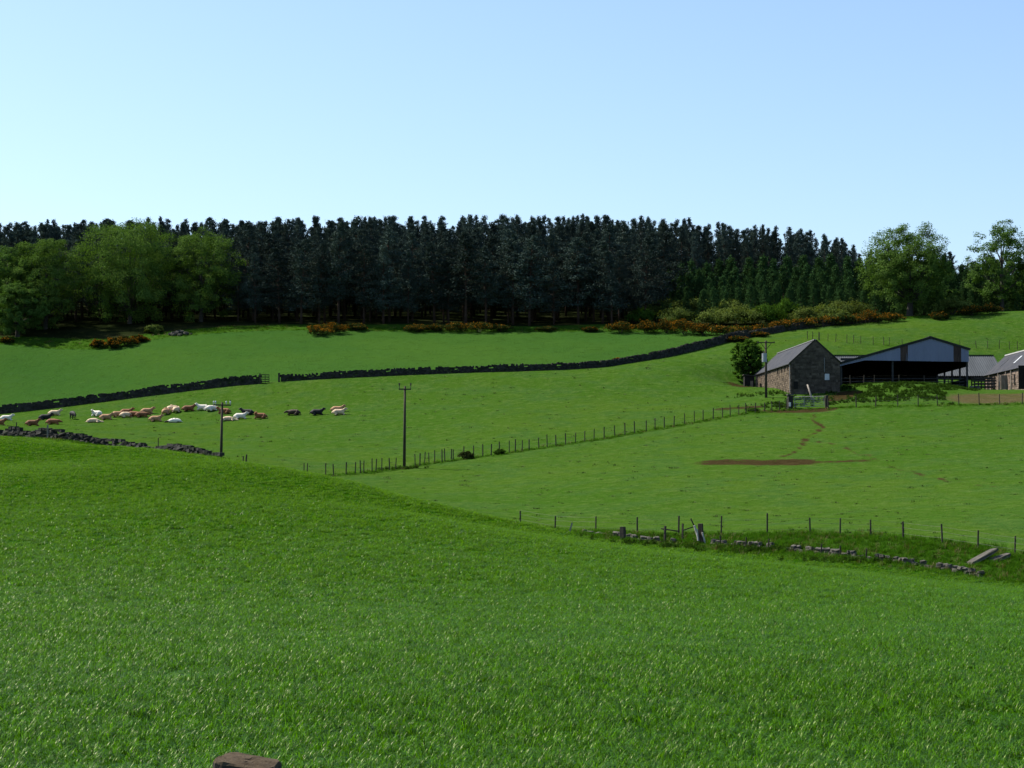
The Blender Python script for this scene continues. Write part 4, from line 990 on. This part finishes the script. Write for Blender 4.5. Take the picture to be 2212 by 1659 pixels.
# open shed
s0 = at(1815, 248.5); SX0 = s0[0]; sY = 248.5; SX1 = (2094.5 - 1106) / FPX * 248.5; SW = SX1 - SX0; SD = 18.0
sz = min(hz(SX0, sY + 4), hz(SX1, sY + 4)) - .1
shed = empty('open_shed', (SX0, sY, sz), 0, 'big open fronted shed with blue grey sheeted gable above a black opening', 'shed')
zz = lambda y: ray(1900, y, 248.5)[2] - sz
xpk = (2013 - 1106) / FPX * 248.5 - SX0; zl, zp, zrr = zz(784), zz(728), zz(753)
xk = (1868.7 - 1106) / FPX * 248.5 - SX0; bl, bk, br = zz(790.5), zz(778), zz(781.2)
top = lambda x: zl + (zp - zl) * x / xpk if x < xpk else zp + (zrr - zp) * (x - xpk) / (SW - xpk)
bot = lambda x: bl + (bk - bl) * x / xk if x < xk else bk + (br - bk) * (x - xk) / (SW - xk)
nsh = 17
for i in range(nsh):
    x0, x1 = SW * i / nsh, SW * (i + 1) / nsh; V = []; Fq = []; ribs = 5; m = ribs * 4
    lap = .006 if i % 2 else 0
    for k in range(m + 1):
        x = x0 + (x1 - x0) * k / m; h = (0, .035, .035, 0)[k % 4] + lap
        V += [(x, -.06 - h, bot(x)), (x, -.06 - h, top(x) - .02)]
    Fq = [(2 * k, 2 * k + 2, 2 * k + 3, 2 * k + 1) for k in range(m)]
    xc = (x0 + x1) / 2; pxc = 1106 + FPX * (xc + SX0) / 248.5; rusty = abs(pxc - 1957) < 10 or abs(pxc - 2066) < 9
    o = add('cladding_sheet', np_mesh('cladding_sheet', V, Fq, [M['rust'] if rusty else M['cladding']]), shed)
    if rusty: o['label'] = 'rust streaked dark cladding sheet'
for (xa, xb) in ((-.35, xpk), (SW + .2, xpk)):
    d = Vector((xb - xa, top(xpk) - top(min(max(xa, 0), SW)))).normalized(); 
    za = top(0) - (0 - xa) * (zp - zl) / xpk if xa < 0 else top(SW) + (xa - SW) * (zrr - zp) / (SW - xpk)
    n = Vector((-(zp - za), xb - xa)).normalized(); n = n if n.y > 0 else -n
    a, b = Vector((xa, za)), Vector((xb, zp))
    xz_prism([tuple(a + n * .03), tuple(b + n * .03), tuple(b + n * .11), tuple(a + n * .11)], -.13, SD).build('roof', M['fibre'], shed)
    xz_prism([tuple(a - n * .16), tuple(b - n * .16), tuple(b + n * .13), tuple(a + n * .13)], -.19, -.135).build('verge_board', M['barge'], shed)
MB().box((xpk, SD / 2 - .05, zp + .13), (.4, SD - .1, .06)).build('ridge_cap', M['barge'], shed)
for x in (.25, xk + 3.6, SW - .15):
    MB().box((x, .34, bot(x) / 2 - .3), (.22, .2, bot(x) + .6)).build('post', M['dark_steel'], shed)
for k in range(1, 5): MB().box((SW - .15, SD * k / 4 - .15, zrr / 2 - .35), (.2, .3, zrr + .3)).build('post', M['dark_steel'], shed)
zbm = zz(792)
MB().box((SW - .12, SD / 2, (zbm + zrr) / 2), (.10, SD - .4, zrr - zbm - .1)).build('side_sheeting', M['barge'], shed)
MB().box((SW - .12, SD / 2 + .2, .55), (.12, SD - .6, 1.6)).build('low_wall', M['dyke'], shed)
MB().box((SW / 2, .14, (bk + .15)), (SW - .3, .16, .3)).build('lintel', M['dark_steel'], shed)
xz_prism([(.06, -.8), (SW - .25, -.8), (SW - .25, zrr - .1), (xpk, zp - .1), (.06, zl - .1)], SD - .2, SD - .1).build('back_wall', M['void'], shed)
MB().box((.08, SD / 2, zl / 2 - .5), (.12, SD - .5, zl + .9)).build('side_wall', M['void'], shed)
for k in range(3): MB().box((SW / 2, .5, .55 + k * .4), (SW - 1.0, .06, .09)).build('feed_rail', M['dark_steel'], shed)
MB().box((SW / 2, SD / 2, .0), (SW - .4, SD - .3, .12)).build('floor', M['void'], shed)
# low range behind
r0 = at(1792, 271); RX1 = (2172 - 1106) / FPX * 271; RL = RX1 - r0[0]
zE = ray(1950, 811, 271)[2]; zRg = ray(1950, 768.5, 277)[2]; rz0 = min(hz(r0[0], 271), hz(RX1, 271)) - .2
rang = empty('rear_shed', (r0[0], 271, rz0), 0, 'long low shed behind the open one with ribbed pale grey roof', 'shed')
sl = math.hypot(6.0, zRg - zE); e, g = zE - rz0, zRg - rz0
corrugated(RL, 1, .30, .055, M['fibre'], 'roof', rang, lambda u, v, h: (u, -.25 + 6.25 * (1 - v) , e + (g - e) * (1 - v) + h + .03 - (.1 if v == 1 else 0)))
corrugated(RL, 1, .30, .055, M['fibre'], 'roof', rang, lambda u, v, h: (u, 6.0 + 6.0 * v, g + (e - g) * v + h + .03))
MB().box((RL / 2, 6.0, g + .12), (RL - .1, .4, .10)).build('ridge_cap', M['barge'], rang)
mbw = MB().prism([(0.1, -1.0), (11.9, -1.0), (11.9, e - .1), (6, g - .12), (.1, e - .1)], .15, RL - .15); mbw.v = [(c, a, b) for a, b, c in mbw.v]
mbw.build('wall', M['void'], rang)
# right hand steading
q0 = np.array(((2131 - 1106) / FPX * 262, 262.0, 0)); XL = q0[0]
base = hz(XL, 246) - .1
stead = empty('stone_steading', (XL, 226.5, base), 0, 'low stone and timber steading with slate roof and pale rooflights at the right edge', 'building')
SL = 35.5; SWd = 5.4; e2 = ray(2131, 809.5, 262)[2] - base; g2 = e2 + 2.45
xz_prism(gable_poly(SWd, e2, g2, z0=-1.4), 12.8, SL).build('wall', M['mortar'], stead)
sf = stone_face((0, SL, 0), Vector((0, -(SL - 12.8), 0)), lambda u: e2 - .05, rb, w=.75, h=.24)
tag(sf.build('wall_stones', M['boards'], stead, fix=False), kind='stuff')
roof_slab(0, e2, SWd / 2, g2, 12.6, SL + .1, over=.3).build('roof', M['slate'], stead)
roof_slab(SWd, e2, SWd / 2, g2, 12.6, SL + .1, over=.3).build('roof', M['slate'], stead)
MB().box((SWd / 2, (SL + 12.7) / 2, g2 + .13), (.32, SL - 12.7, .14)).build('ridge_cap', M['ridge'], stead)
for yy, wd, m in ((30.6, .35, 'fibre'), (23.6, .8, 'glazing'), (17.4, .8, 'glazing')):
    f0, f1_ = .30, .68; n = Vector((-(g2 - e2), SWd / 2)).normalized()
    a, b = Vector((SWd / 2 * f0, e2 + (g2 - e2) * f0)), Vector((SWd / 2 * f1_, e2 + (g2 - e2) * f1_))
    xz_prism([tuple(a + n * .10), tuple(b + n * .10), tuple(b + n * .14), tuple(a + n * .14)], yy - wd / 2, yy + wd / 2).build('rooflight', M[m], stead)
for yy, zc, hh, wd in ((31.2, 1.5, 1.2, .7), (20.2, 1.55, 1.0, .5), (16.0, 1.5, 1.3, .6)):
    f = MB().box((-.09, yy, zc), (.10, wd, hh)).build('window', M['void'], stead)
    MB().box((-.13, yy, zc - hh / 2 - .05), (.2, wd + .25, .1)).build('sill', M['pale_stone'], f)
for yy in (33.0, 28.2, 24.2, 21.6): MB().box((-.17, yy, e2 / 2), (.10, .16, e2 - .15)).build('upright', M['old_wood'], stead)
MB().box((-.55, 14.3, 1.35), (1.1, .08, 2.9)).build('door_leaf', M['void'], stead)
# yard furniture
pen = empty('cattle_pen', at(2122, 250), 0, 'dark wooden cattle pen beside the steading', 'pen')
zp0 = hz(pen.location.x, 250)
for k in range(4):
    for s in range(2): MB().box((-.9 + k * .85, s * 1.6, .7), (.14, .14, 1.9)).build('post', M['post_wood'], pen)
for z in (.35, .75, 1.15, 1.45):
    for s in range(2): MB().box((.4, s * 1.6 - .09, z), (2.8, .05, .16)).build('rail', M['post_wood'] if s else M['grey_bark'], pen)
MB().box((2.2, -.3, .8), (.16, .16, 2.2)).build('post', M['old_wood'], pen)
MB().box((3.0, .5, .95), (.9, .07, 1.8)).build('door_leaf', M['old_wood'], pen)
for i, (px, d, lab) in enumerate(((2102, 251, 'pale feed sack lying left of the cattle pen'), (2107, 251.6, 'pale feed sack leaning in the middle of the sacks by the pen'), (2111, 251, 'pale feed sack closest to the cattle pen'))):
    p = at(px, d); me = stone_mesh(60 + i); me.materials.clear(); me.materials.append(M['bag'])
    o = add('feed_sack', me, None, (p[0], p[1], p[2] + .22), (0, .1, i), (.8, .5, .5)); tag(o, lab, 'sack', 'feed sacks by the pen')
# field gate with its posts
ga, gb = at(1716, 229), at(1781, 228); gd = Vector(gb - ga); GL = math.hypot(gd.x, gd.y)
fg = empty('field_gate', ga, math.atan2(gd.y, gd.x), 'seven bar galvanised field gate in the fence below the barn', 'gate')
slope = gd.z / GL
for k in range(7): z = .22 + k * .19; MB().tube([(0, 0, z), (GL, 0, z + gd.z)], .032 if k in (0, 6) else .024, 6).build('bar', M['galv'], fg)
for x in (0.02, GL * .33, GL * .66, GL - .02): MB().tube([(x, 0, .18 + gd.z * x / GL), (x, 0, 1.40 + gd.z * x / GL)], .03, 6).build('upright', M['galv'], fg)
for px, d, lab, m, s in ((1707, 229.3, 'stone gatepost with a pale patch at the left of the field gate', 'dyke', (.55, .5, 1.5)), (1786, 228, 'thick dark wooden gatepost at the right of the field gate', 'post_wood', (.3, .3, 1.45))):
    p = at(px, d); o = empty('gatepost', p, .2, lab, 'gatepost'); add('shaft', MB().box((0, 0, s[2] / 2 - .2), (s[0], s[1], s[2] + .4), jit=.03, rng=rb).mesh('shaft', M[m], fix=True), o)
    if m == 'dyke': MB().box((-.12, -.30, .45), (.2, .1, .5), jit=.02, rng=rb).build('pale_patch', M['ceramic'], o); MB().box((0, 0, 1.6), (.7, .6, .18), jit=.04, rng=rb).build('cap', M['pale_stone'], o)
a, b = Vector(ray(1744, 831, 234)), Vector(ray(1755, 858, 233)); b.z = hz(b.x, b.y) - .1
o = add('leaning_pole', MB().tube([(0, 0, 0), tuple((a - b) * .5 + Vector((.04, 0, 0))), tuple(a - b)], [.13, .11, .09], 7).mesh('leaning_pole', M['old_wood'], smooth=True, fix=True), None, b); tag(o, 'pale bare pole leaning left in front of the barn gable', 'pole')
hut = empty('lean_to', at(1622, 259), 0, 'small dark timber lean-to under the bushy tree at the barn end', 'shed')
MB().box((-.2, 0, .7), (1.3, 1.4, 1.9)).build('wall', M['void'], hut); MB().box((-.2, 0, 1.72), (1.6, 1.7, .1), rot=Matrix.Rotation(.12, 3, 'Y')).build('roof', M['grey_bark'], hut); MB().box((.05, -.76, .55), (.35, .06, .9)).build('door', M['boards'], hut)
fence([at(x, d) for x, d in ((1805, 246.6), (1838, 246.8), (1867, 247), (1890, 247), (1943, 247), (1998, 247), (2050, 247))], 'low pale posts and wire at the front edge of the open shed', hgt=1.15, r=.07, seed=12, wires=(.5, 1.0))

# weeds on the mound and round the barn foot
def weed_mesh(seed):
    r = np.random.default_rng(seed); C = []
    for k in range(7):
        x, y = r.normal(0, .22, 2); h = r.uniform(.35, .8)
        C.append(np.c_[x + r.normal(0, .07, 16), y + r.normal(0, .07, 16), np.linspace(.05, h, 16)])
    V, Fq = leaf_quads(np.concatenate(C), .19, r, flat=.4, aspect=.6); return np_mesh('weed', V, Fq, [M['weed']])
weeds = [weed_mesh(900 + i) for i in range(5)]
rq = np.random.default_rng(77); W = []
while len(W) < 2100:
    px, d = rq.uniform(1785, 2120), rq.uniform(229.5, 247.0); X = (px - 1106) / FPX * d
    if px > 2045 and d < 237 + (px - 2045) * .04: continue
    if np.min(np.hypot(np.array(BANKSOIL)[:, 0] - X, np.array(BANKSOIL)[:, 1] - d)) < 1.8 and rq.random() < .9: continue
    if math.sin(X * 1.3) * math.sin(d * .9 + X * .3) < -.55: continue
    W.append((X, d))
for c, n, sx, sy in (((1690, 231), 140, 1.6, 1.0), ((1745, 234), 90, 1.6, 1.4), ((1660, 240), 70, 2.2, 1.2), ((1635, 256), 50, .8, 2.5), ((2050, 227), 12, .5, .3), ((1625, 229), 40, .6, .4), ((1530, 119.5), 60, 2.2, .5), ((1640, 117.3), 90, 1.6, .4), ((1430, 121.8), 40, 1.6, .5), ((1405, 126), 60, 1.6, .5), ((1860, 111.9), 60, 2.0, .35), ((860, 191.6), 40, 1.2, .25)):
    p = at(*c); W += [(p[0] + rq.normal(0, sx), p[1] + rq.normal(0, sy)) for _ in range(n)]
W = np.array(W); s0_ = rq.uniform(.35, .8, len(W)) * np.where(W[:, 1] < 150, .7, .58); s0_[W[:, 1] > 242.5] *= .6
scatter('weeds', np.c_[W, height(W[:, 0], W[:, 1]) - .03], rq.uniform(0, 6.28, len(W)), s0_, rq.integers(0, 5, len(W)), weeds, 'nettles and docks covering the mound in front of the shed')

# ------------------------------------------------------------------ overhead line poles
def pole(px, d, ytop, arm_w, label, kind, lean=0.0, r=.135):
    p = at(px, d); H = ray(px, ytop, d)[2] - p[2]; o = empty('utility_pole', p, R(3), label, 'utility pole'); o.rotation_euler[1] = lean
    MB().tube([(0, 0, -.6), (0, 0, H * .5), (0, 0, H)], [r * 1.1, r * .95, r * .75], 10).build('shaft', M['pole_wood'], o, smooth=True)
    zA = H - (.25 if kind != 'pins' else .3)
    arm = MB().box((0, -.16, zA), (arm_w, .10, .12)).build('crossarm', M['pole_wood'], o)
    if kind == 'white':
        for x in (-arm_w * .5 + .06, -arm_w * .36, arm_w * .24, arm_w * .5 - .06):
            i_ = MB().tube([(x, -.16, zA + .06), (x, -.16, zA + .16), (x, -.16, zA + .18), (x, -.16, zA + .30), (x, -.16, zA + .38)], [.025, .03, .06, .075, .03], 8).build('insulator', M['ceramic'], arm)
        MB().tube([(arm_w * .46, -.1, zA + .06), (arm_w * .46, -.1, zA + .3), (arm_w * .46, -.1, zA + .45)], [.03, .03, .07], 6).build('pin', M['dark_steel'], arm)
    elif kind == 'pins':
        for x in (-arm_w * .5 + .05, arm_w * .5 - .05): MB().tube([(x, -.16, zA), (x, -.16, zA + .35), (x, -.16, zA + .38), (x, -.16, zA + .6)], [.035, .035, .08, .09], 7).build('insulator', M['brown_ceramic'], arm)
    else:
        for s in (-1, 1): MB().tube([(s * arm_w * .3, -.16, zA - .05), (s * .08, -.12, zA - .75)], .035, 5).build('brace', M['pole_wood'], o)
        for x in (-arm_w * .45, 0.12, arm_w * .45): MB().tube([(x, -.16, zA + .05), (x, -.16, zA + .16)], .05, 6).build('insulator', M['brown_ceramic'], arm)
        t = MB().tube([(-.25, -.38, H - 2.6), (-.25, -.38, H - 1.55)], .30, 12).build('transformer', M['trafo'], o, smooth=False)
        MB().tube([(-.32, -.38, H - 1.55), (-.32, -.38, H - 1.3)], .06, 6).build('bushing', M['brown_ceramic'], t)
        MB().box((-.1, -.12, H - 2.1), (.3, .2, .5)).build('bracket', M['dark_steel'], o)
    return o
pole(477.5, 180, 869, 1.62, 'wooden pole with white insulators rising from the wall end at left', 'white', lean=.012, r=.13)
pole(873.5, 192.3, 834, 1.2, 'tall wooden pole with two upright pins beside the middle fence', 'pins', lean=.006)
pole(1655.5, 236.5, 735, 2.15, 'wooden pole with braced crossarm and grey transformer beside the barn', 'brace', r=.15)

# ------------------------------------------------------------------ cattle
def skin_cow(name, chains, root):
    """continuous body grown over a skeleton of joints"""
    names = []; co = []; rad = []; ed = []
    def vid(k, p, r):
        names.append(k); co.append(p); rad.append(r); return len(names) - 1
    for ch in chains:
        prev = None
        for k, p, r in ch:
            i = names.index(k) if k in names else vid(k, p, r)
            if prev is not None: ed.append((prev, i))
            prev = i
    me = bpy.data.meshes.new(name); me.from_pydata(co, ed, [])
    o = bpy.data.objects.new(name, me); COL.objects.link(o)
    o.modifiers.new('skin', 'SKIN'); sub = o.modifiers.new('sub', 'SUBSURF'); sub.levels = 1; sub.render_levels = 1
    for i, sv in enumerate(me.skin_vertices[0].data):
        r = rad[i]; sv.radius = r if isinstance(r, tuple) else (r, r); sv.use_root = (names[i] == root)
    dg = bpy.context.evaluated_depsgraph_get(); dg.update()
    out = bpy.data.meshes.new_from_object(o.evaluated_get(dg)); out.name = name
    bpy.data.objects.remove(o); bpy.data.meshes.remove(me)
    out.materials.clear(); out.polygons.foreach_set('use_smooth', [True] * len(out.polygons)); return out
def sides(k, pts_, s): return [(k + str(i) + ('l' if s > 0 else 'r'), (x, y * s, z), r) for i, (x, y, z, r) in enumerate(pts_)]
def lying(head=(1.0, 0, 1.02), muz=(1.30, 0, .88), neck=(.78, 0, .78), name='lying_cow'):
    c = [[('rump', (-.92, 0, .40), .24), ('hip', (-.62, 0, .50), .36), ('belly', (-.12, 0, .48), .42), ('rib', (.30, 0, .50), .40), ('chest', (.58, 0, .52), .30), ('neck', neck, .19), ('head', head, .15), ('muzzle', muz, .085)]]
    for s in (1, -1):
        c.append([('hip', 0, 0)] + sides('h', [(-.50, .36, .28, .20), (-.18, .46, .16, .11), (-.55, .52, .08, .06), (-.28, .58, .06, .05)], s))
        c.append([('chest', 0, 0)] + sides('f', [(.60, .22, .24, .13), (.88, .24, .12, .08), (.60, .30, .07, .055)], s))
        c.append([('head', 0, 0)] + sides('e', [(head[0] - .05, head[1] / max(s, 1) + .16, head[2] + .08, .05), (head[0] - .08, .28, head[2] + .06, .03)], s) if abs(head[1]) < .01 else [('head', 0, 0), ('ear' + str(s), (head[0] - .06, head[1] + .2 * s, head[2] + .1), .035)])
    c.append([('rump', 0, 0), ('t1', (-1.08, .03, .34), .05), ('t2', (-1.12, .1, .10), .03)])
    return skin_cow(name, c, 'belly')
def flat():
    c = [[('rump', (-.95, 0, .28), .22), ('hip', (-.60, 0, .34), .32), ('belly', (-.12, 0, .36), .38), ('rib', (.30, 0, .34), .34), ('chest', (.62, -.02, .30), .25), ('neck', (.95, -.05, .20), .15), ('head', (1.22, -.12, .16), .12), ('muzzle', (1.52, -.2, .12), .08)]]
    for k, (x, z) in enumerate(((-.62, .30), (-.55, .14))): c.append([('hip', 0, 0), ('h%da' % k, (x - .05, -.35, z), .14), ('h%db' % k, (x - .30, -.75, z * .8), .07), ('h%dc' % k, (x - .28 + .1 * k, -1.15, .08), .045)])
    for k, (x, z) in enumerate(((.58, .26), (.64, .12))): c.append([('chest', 0, 0), ('f%da' % k, (x, -.32, z), .10), ('f%db' % k, (x - .05, -.65, z * .8), .06), ('f%dc' % k, (x + .15 * k, -.98, .07), .045)])
    c.append([('head', 0, 0), ('ear', (1.14, .05, .26), .04)]); c.append([('rump', 0, 0), ('t1', (-1.1, -.05, .2), .045), ('t2', (-1.3, -.2, .06), .03)])
    return skin_cow('flat_cow', c, 'belly')
def standing():
    c = [[('rump', (-.85, 0, 1.02), .22), ('hip', (-.60, 0, 1.02), .31), ('belly', (-.1, 0, .95), .37), ('rib', (.32, 0, .97), .35), ('chest', (.62, 0, 1.0), .28), ('neck', (.98, 0, .92), .18), ('head', (1.28, 0, .62), .14), ('muzzle', (1.48, 0, .34), .09)]]
    for s in (1, -1):
        c.append([('hip', 0, 0)] + sides('h', [(-.58, .20, .72, .19), (-.50, .21, .52, .10), (-.68, .21, .36, .065), (-.62, .21, .06, .06)], s))
        c.append([('chest', 0, 0)] + sides('f', [(.58, .19, .68, .13), (.60, .19, .38, .07), (.58, .19, .06, .06)], s))
        c.append([('head', 0, 0)] + sides('e', [(1.2, .18, .72, .05), (1.16, .30, .70, .03)], s))
    c.append([('rump', 0, 0), ('t1', (-1.02, 0, .98), .05), ('t2', (-1.05, 0, .55), .03), ('t3', (-1.03, 0, .35), .045)])
    return skin_cow('standing_cow', c, 'belly')
COWS = {'up': lying(), 'back': lying(head=(.62, .42, .98), muz=(.42, .70, .90), neck=(.74, .18, .80), name='looking_cow'), 'low': lying(head=(1.18, 0, .55), muz=(1.46, .04, .36), neck=(.92, 0, .58), name='resting_cow'), 'flat': flat(), 'stand': standing()}
def coat(name, c1, c2, patch=.0, pc=(.75, .72, .66)):
    m, nt, p = new_mat(name); v = coords(nt)
    c = mixc(nt, ramp(nt, noise(nt, 3.0, 4, .6, v), .35, .65), c1, c2)
    if patch: c = mixc(nt, ramp(nt, noise(nt, 1.3, 2, .5, v), 1 - patch - .02, 1 - patch + .02), c, pc)
    nt.links.new(c, p.inputs['Base Color']); p.inputs['Roughness'].default_value = .75; p.inputs['Specular IOR Level'].default_value = .25
    bump(nt, p, noise(nt, 40, 3, .6, v), .3, .01); return m
COAT = {'white': coat('white_coat', (.50, .47, .40), (.62, .59, .52)), 'cream': coat('cream_coat', (.44, .33, .21), (.55, .43, .29)), 'tan': coat('tan_coat', (.26, .145, .07), (.36, .21, .11)), 'brown': coat('brown_coat', (.11, .045, .018), (.18, .075, .03)),
        'red': coat('red_coat', (.15, .06, .024), (.22, .09, .036)), 'black': coat('black_coat', (.008, .008, .010), (.018, .017, .018)), 'dark': coat('dark_coat', (.028, .016, .010), (.05, .03, .02)), 'mixed': coat('black_and_white_coat', (.66, .62, .54), (.74, .70, .62), .46, (.02, .016, .013))}
# picture x, picture y of the ground under it, pose, coat, facing in degrees (0 right, 90 away, 180 left), label
HERD = [
 (14, 909, 'up', 'white', 5, 'white cow lying at the far left, head up and turned right'), (-3, 919, 'up', 'red', 10, 'brown cow cut off by the left edge of the picture'),
 (70, 920, 'up', 'brown', 5, 'dark brown cow lying nearest the tumbledown wall, head raised'), (98, 907, 'up', 'black', 5, 'blackish cow lying between the brown cow and the cream cow at left'),
 (118, 898, 'up', 'cream', 5, 'cream cow lying just below the long wall at left'), (114, 917, 'low', 'red', 0, 'brown cow lying alone below the cream and blackish ones'),
 (157, 906, 'stand', 'black', -62, 'black cow grazing on its feet, the only one standing'), (209, 899, 'back', 'white', 150, 'white cow lying behind the stretched out cream cow'),
 (203, 913, 'flat', 'cream', 0, 'cream cow stretched flat on its side with legs towards the camera'), (229, 907, 'up', 'tan', 0, 'tan cow lying right of the stretched out cream one'),
 (254, 901, 'low', 'tan', 25, 'light brown cow at the left of the tight group'), (273, 896, 'up', 'red', 5, 'red brown cow at the back of the tight group'),
 (273, 902, 'low', 'cream', 15, 'pale tan cow in the front of the tight group'), (289, 901, 'low', 'red', 0, 'red brown cow in the middle of the tight group'),
 (306, 902, 'low', 'brown', 0, 'dark red cow at the right front of the tight group'), (318, 894, 'up', 'tan', 5, 'tan cow with raised head at the right back of the tight group'),
 (336, 911, 'up', 'tan', 0, 'tan cow lying alone below the tight group'), (376, 913, 'flat', 'mixed', 180, 'black and white cow lying with its legs towards the camera'),
 (359, 895, 'back', 'tan', 70, 'tan cow with dark head left of two cream cows'), (370, 889, 'back', 'cream', 60, 'left one of two cream cows lying side by side'),
 (382, 891, 'back', 'cream', 75, 'right one of two cream cows lying side by side'), (407, 888, 'up', 'brown', 0, 'brown cow lying just left of the pair of white cows'),
 (438, 886, 'up', 'white', 180, 'white cow with raised head turned left, left of the pole'), (457, 888, 'low', 'white', 40, 'white cow lying close to the pole top'),
 (484, 894, 'up', 'red', 180, 'brown cow partly hidden by the pole, head left'), (494, 909, 'flat', 'cream', 0, 'cream cow lying flat just right of the pole'),
 (519, 905, 'up', 'white', 0, 'greyish white cow right of the pole, head right'), (534, 897, 'up', 'black', 180, 'black cow with raised head turned left, behind the red cow'),
 (562, 905, 'back', 'red', 185, 'red brown cow lying at the right end of the pole group'), (634, 897, 'low', 'dark', 175, 'dark cow lying curled alone, left of the black one'),
 (685, 897, 'up', 'black', 3, 'black cow lying alone with raised head turned right'), (729, 890, 'up', 'tan', 3, 'tan cow at the far right of the herd, rear one of two'), (732, 897, 'up', 'cream', 0, 'pale tan cow at the far right of the herd, front one of two')]
for px, py, pose, ct, rz, lab in HERD:
    p = hit(px, py, 200); o = add('cow', COWS[pose], None, (p[0], p[1], p[2] - .02), (0, 0, R(rz)), (.84, .84, .84))
    if not COWS[pose].materials: COWS[pose].materials.append(COAT['tan'])
    o.material_slots[0].link = 'OBJECT'; o.material_slots[0].material = COAT[ct]
    tag(o, lab, 'cow', 'cattle resting in the pasture')
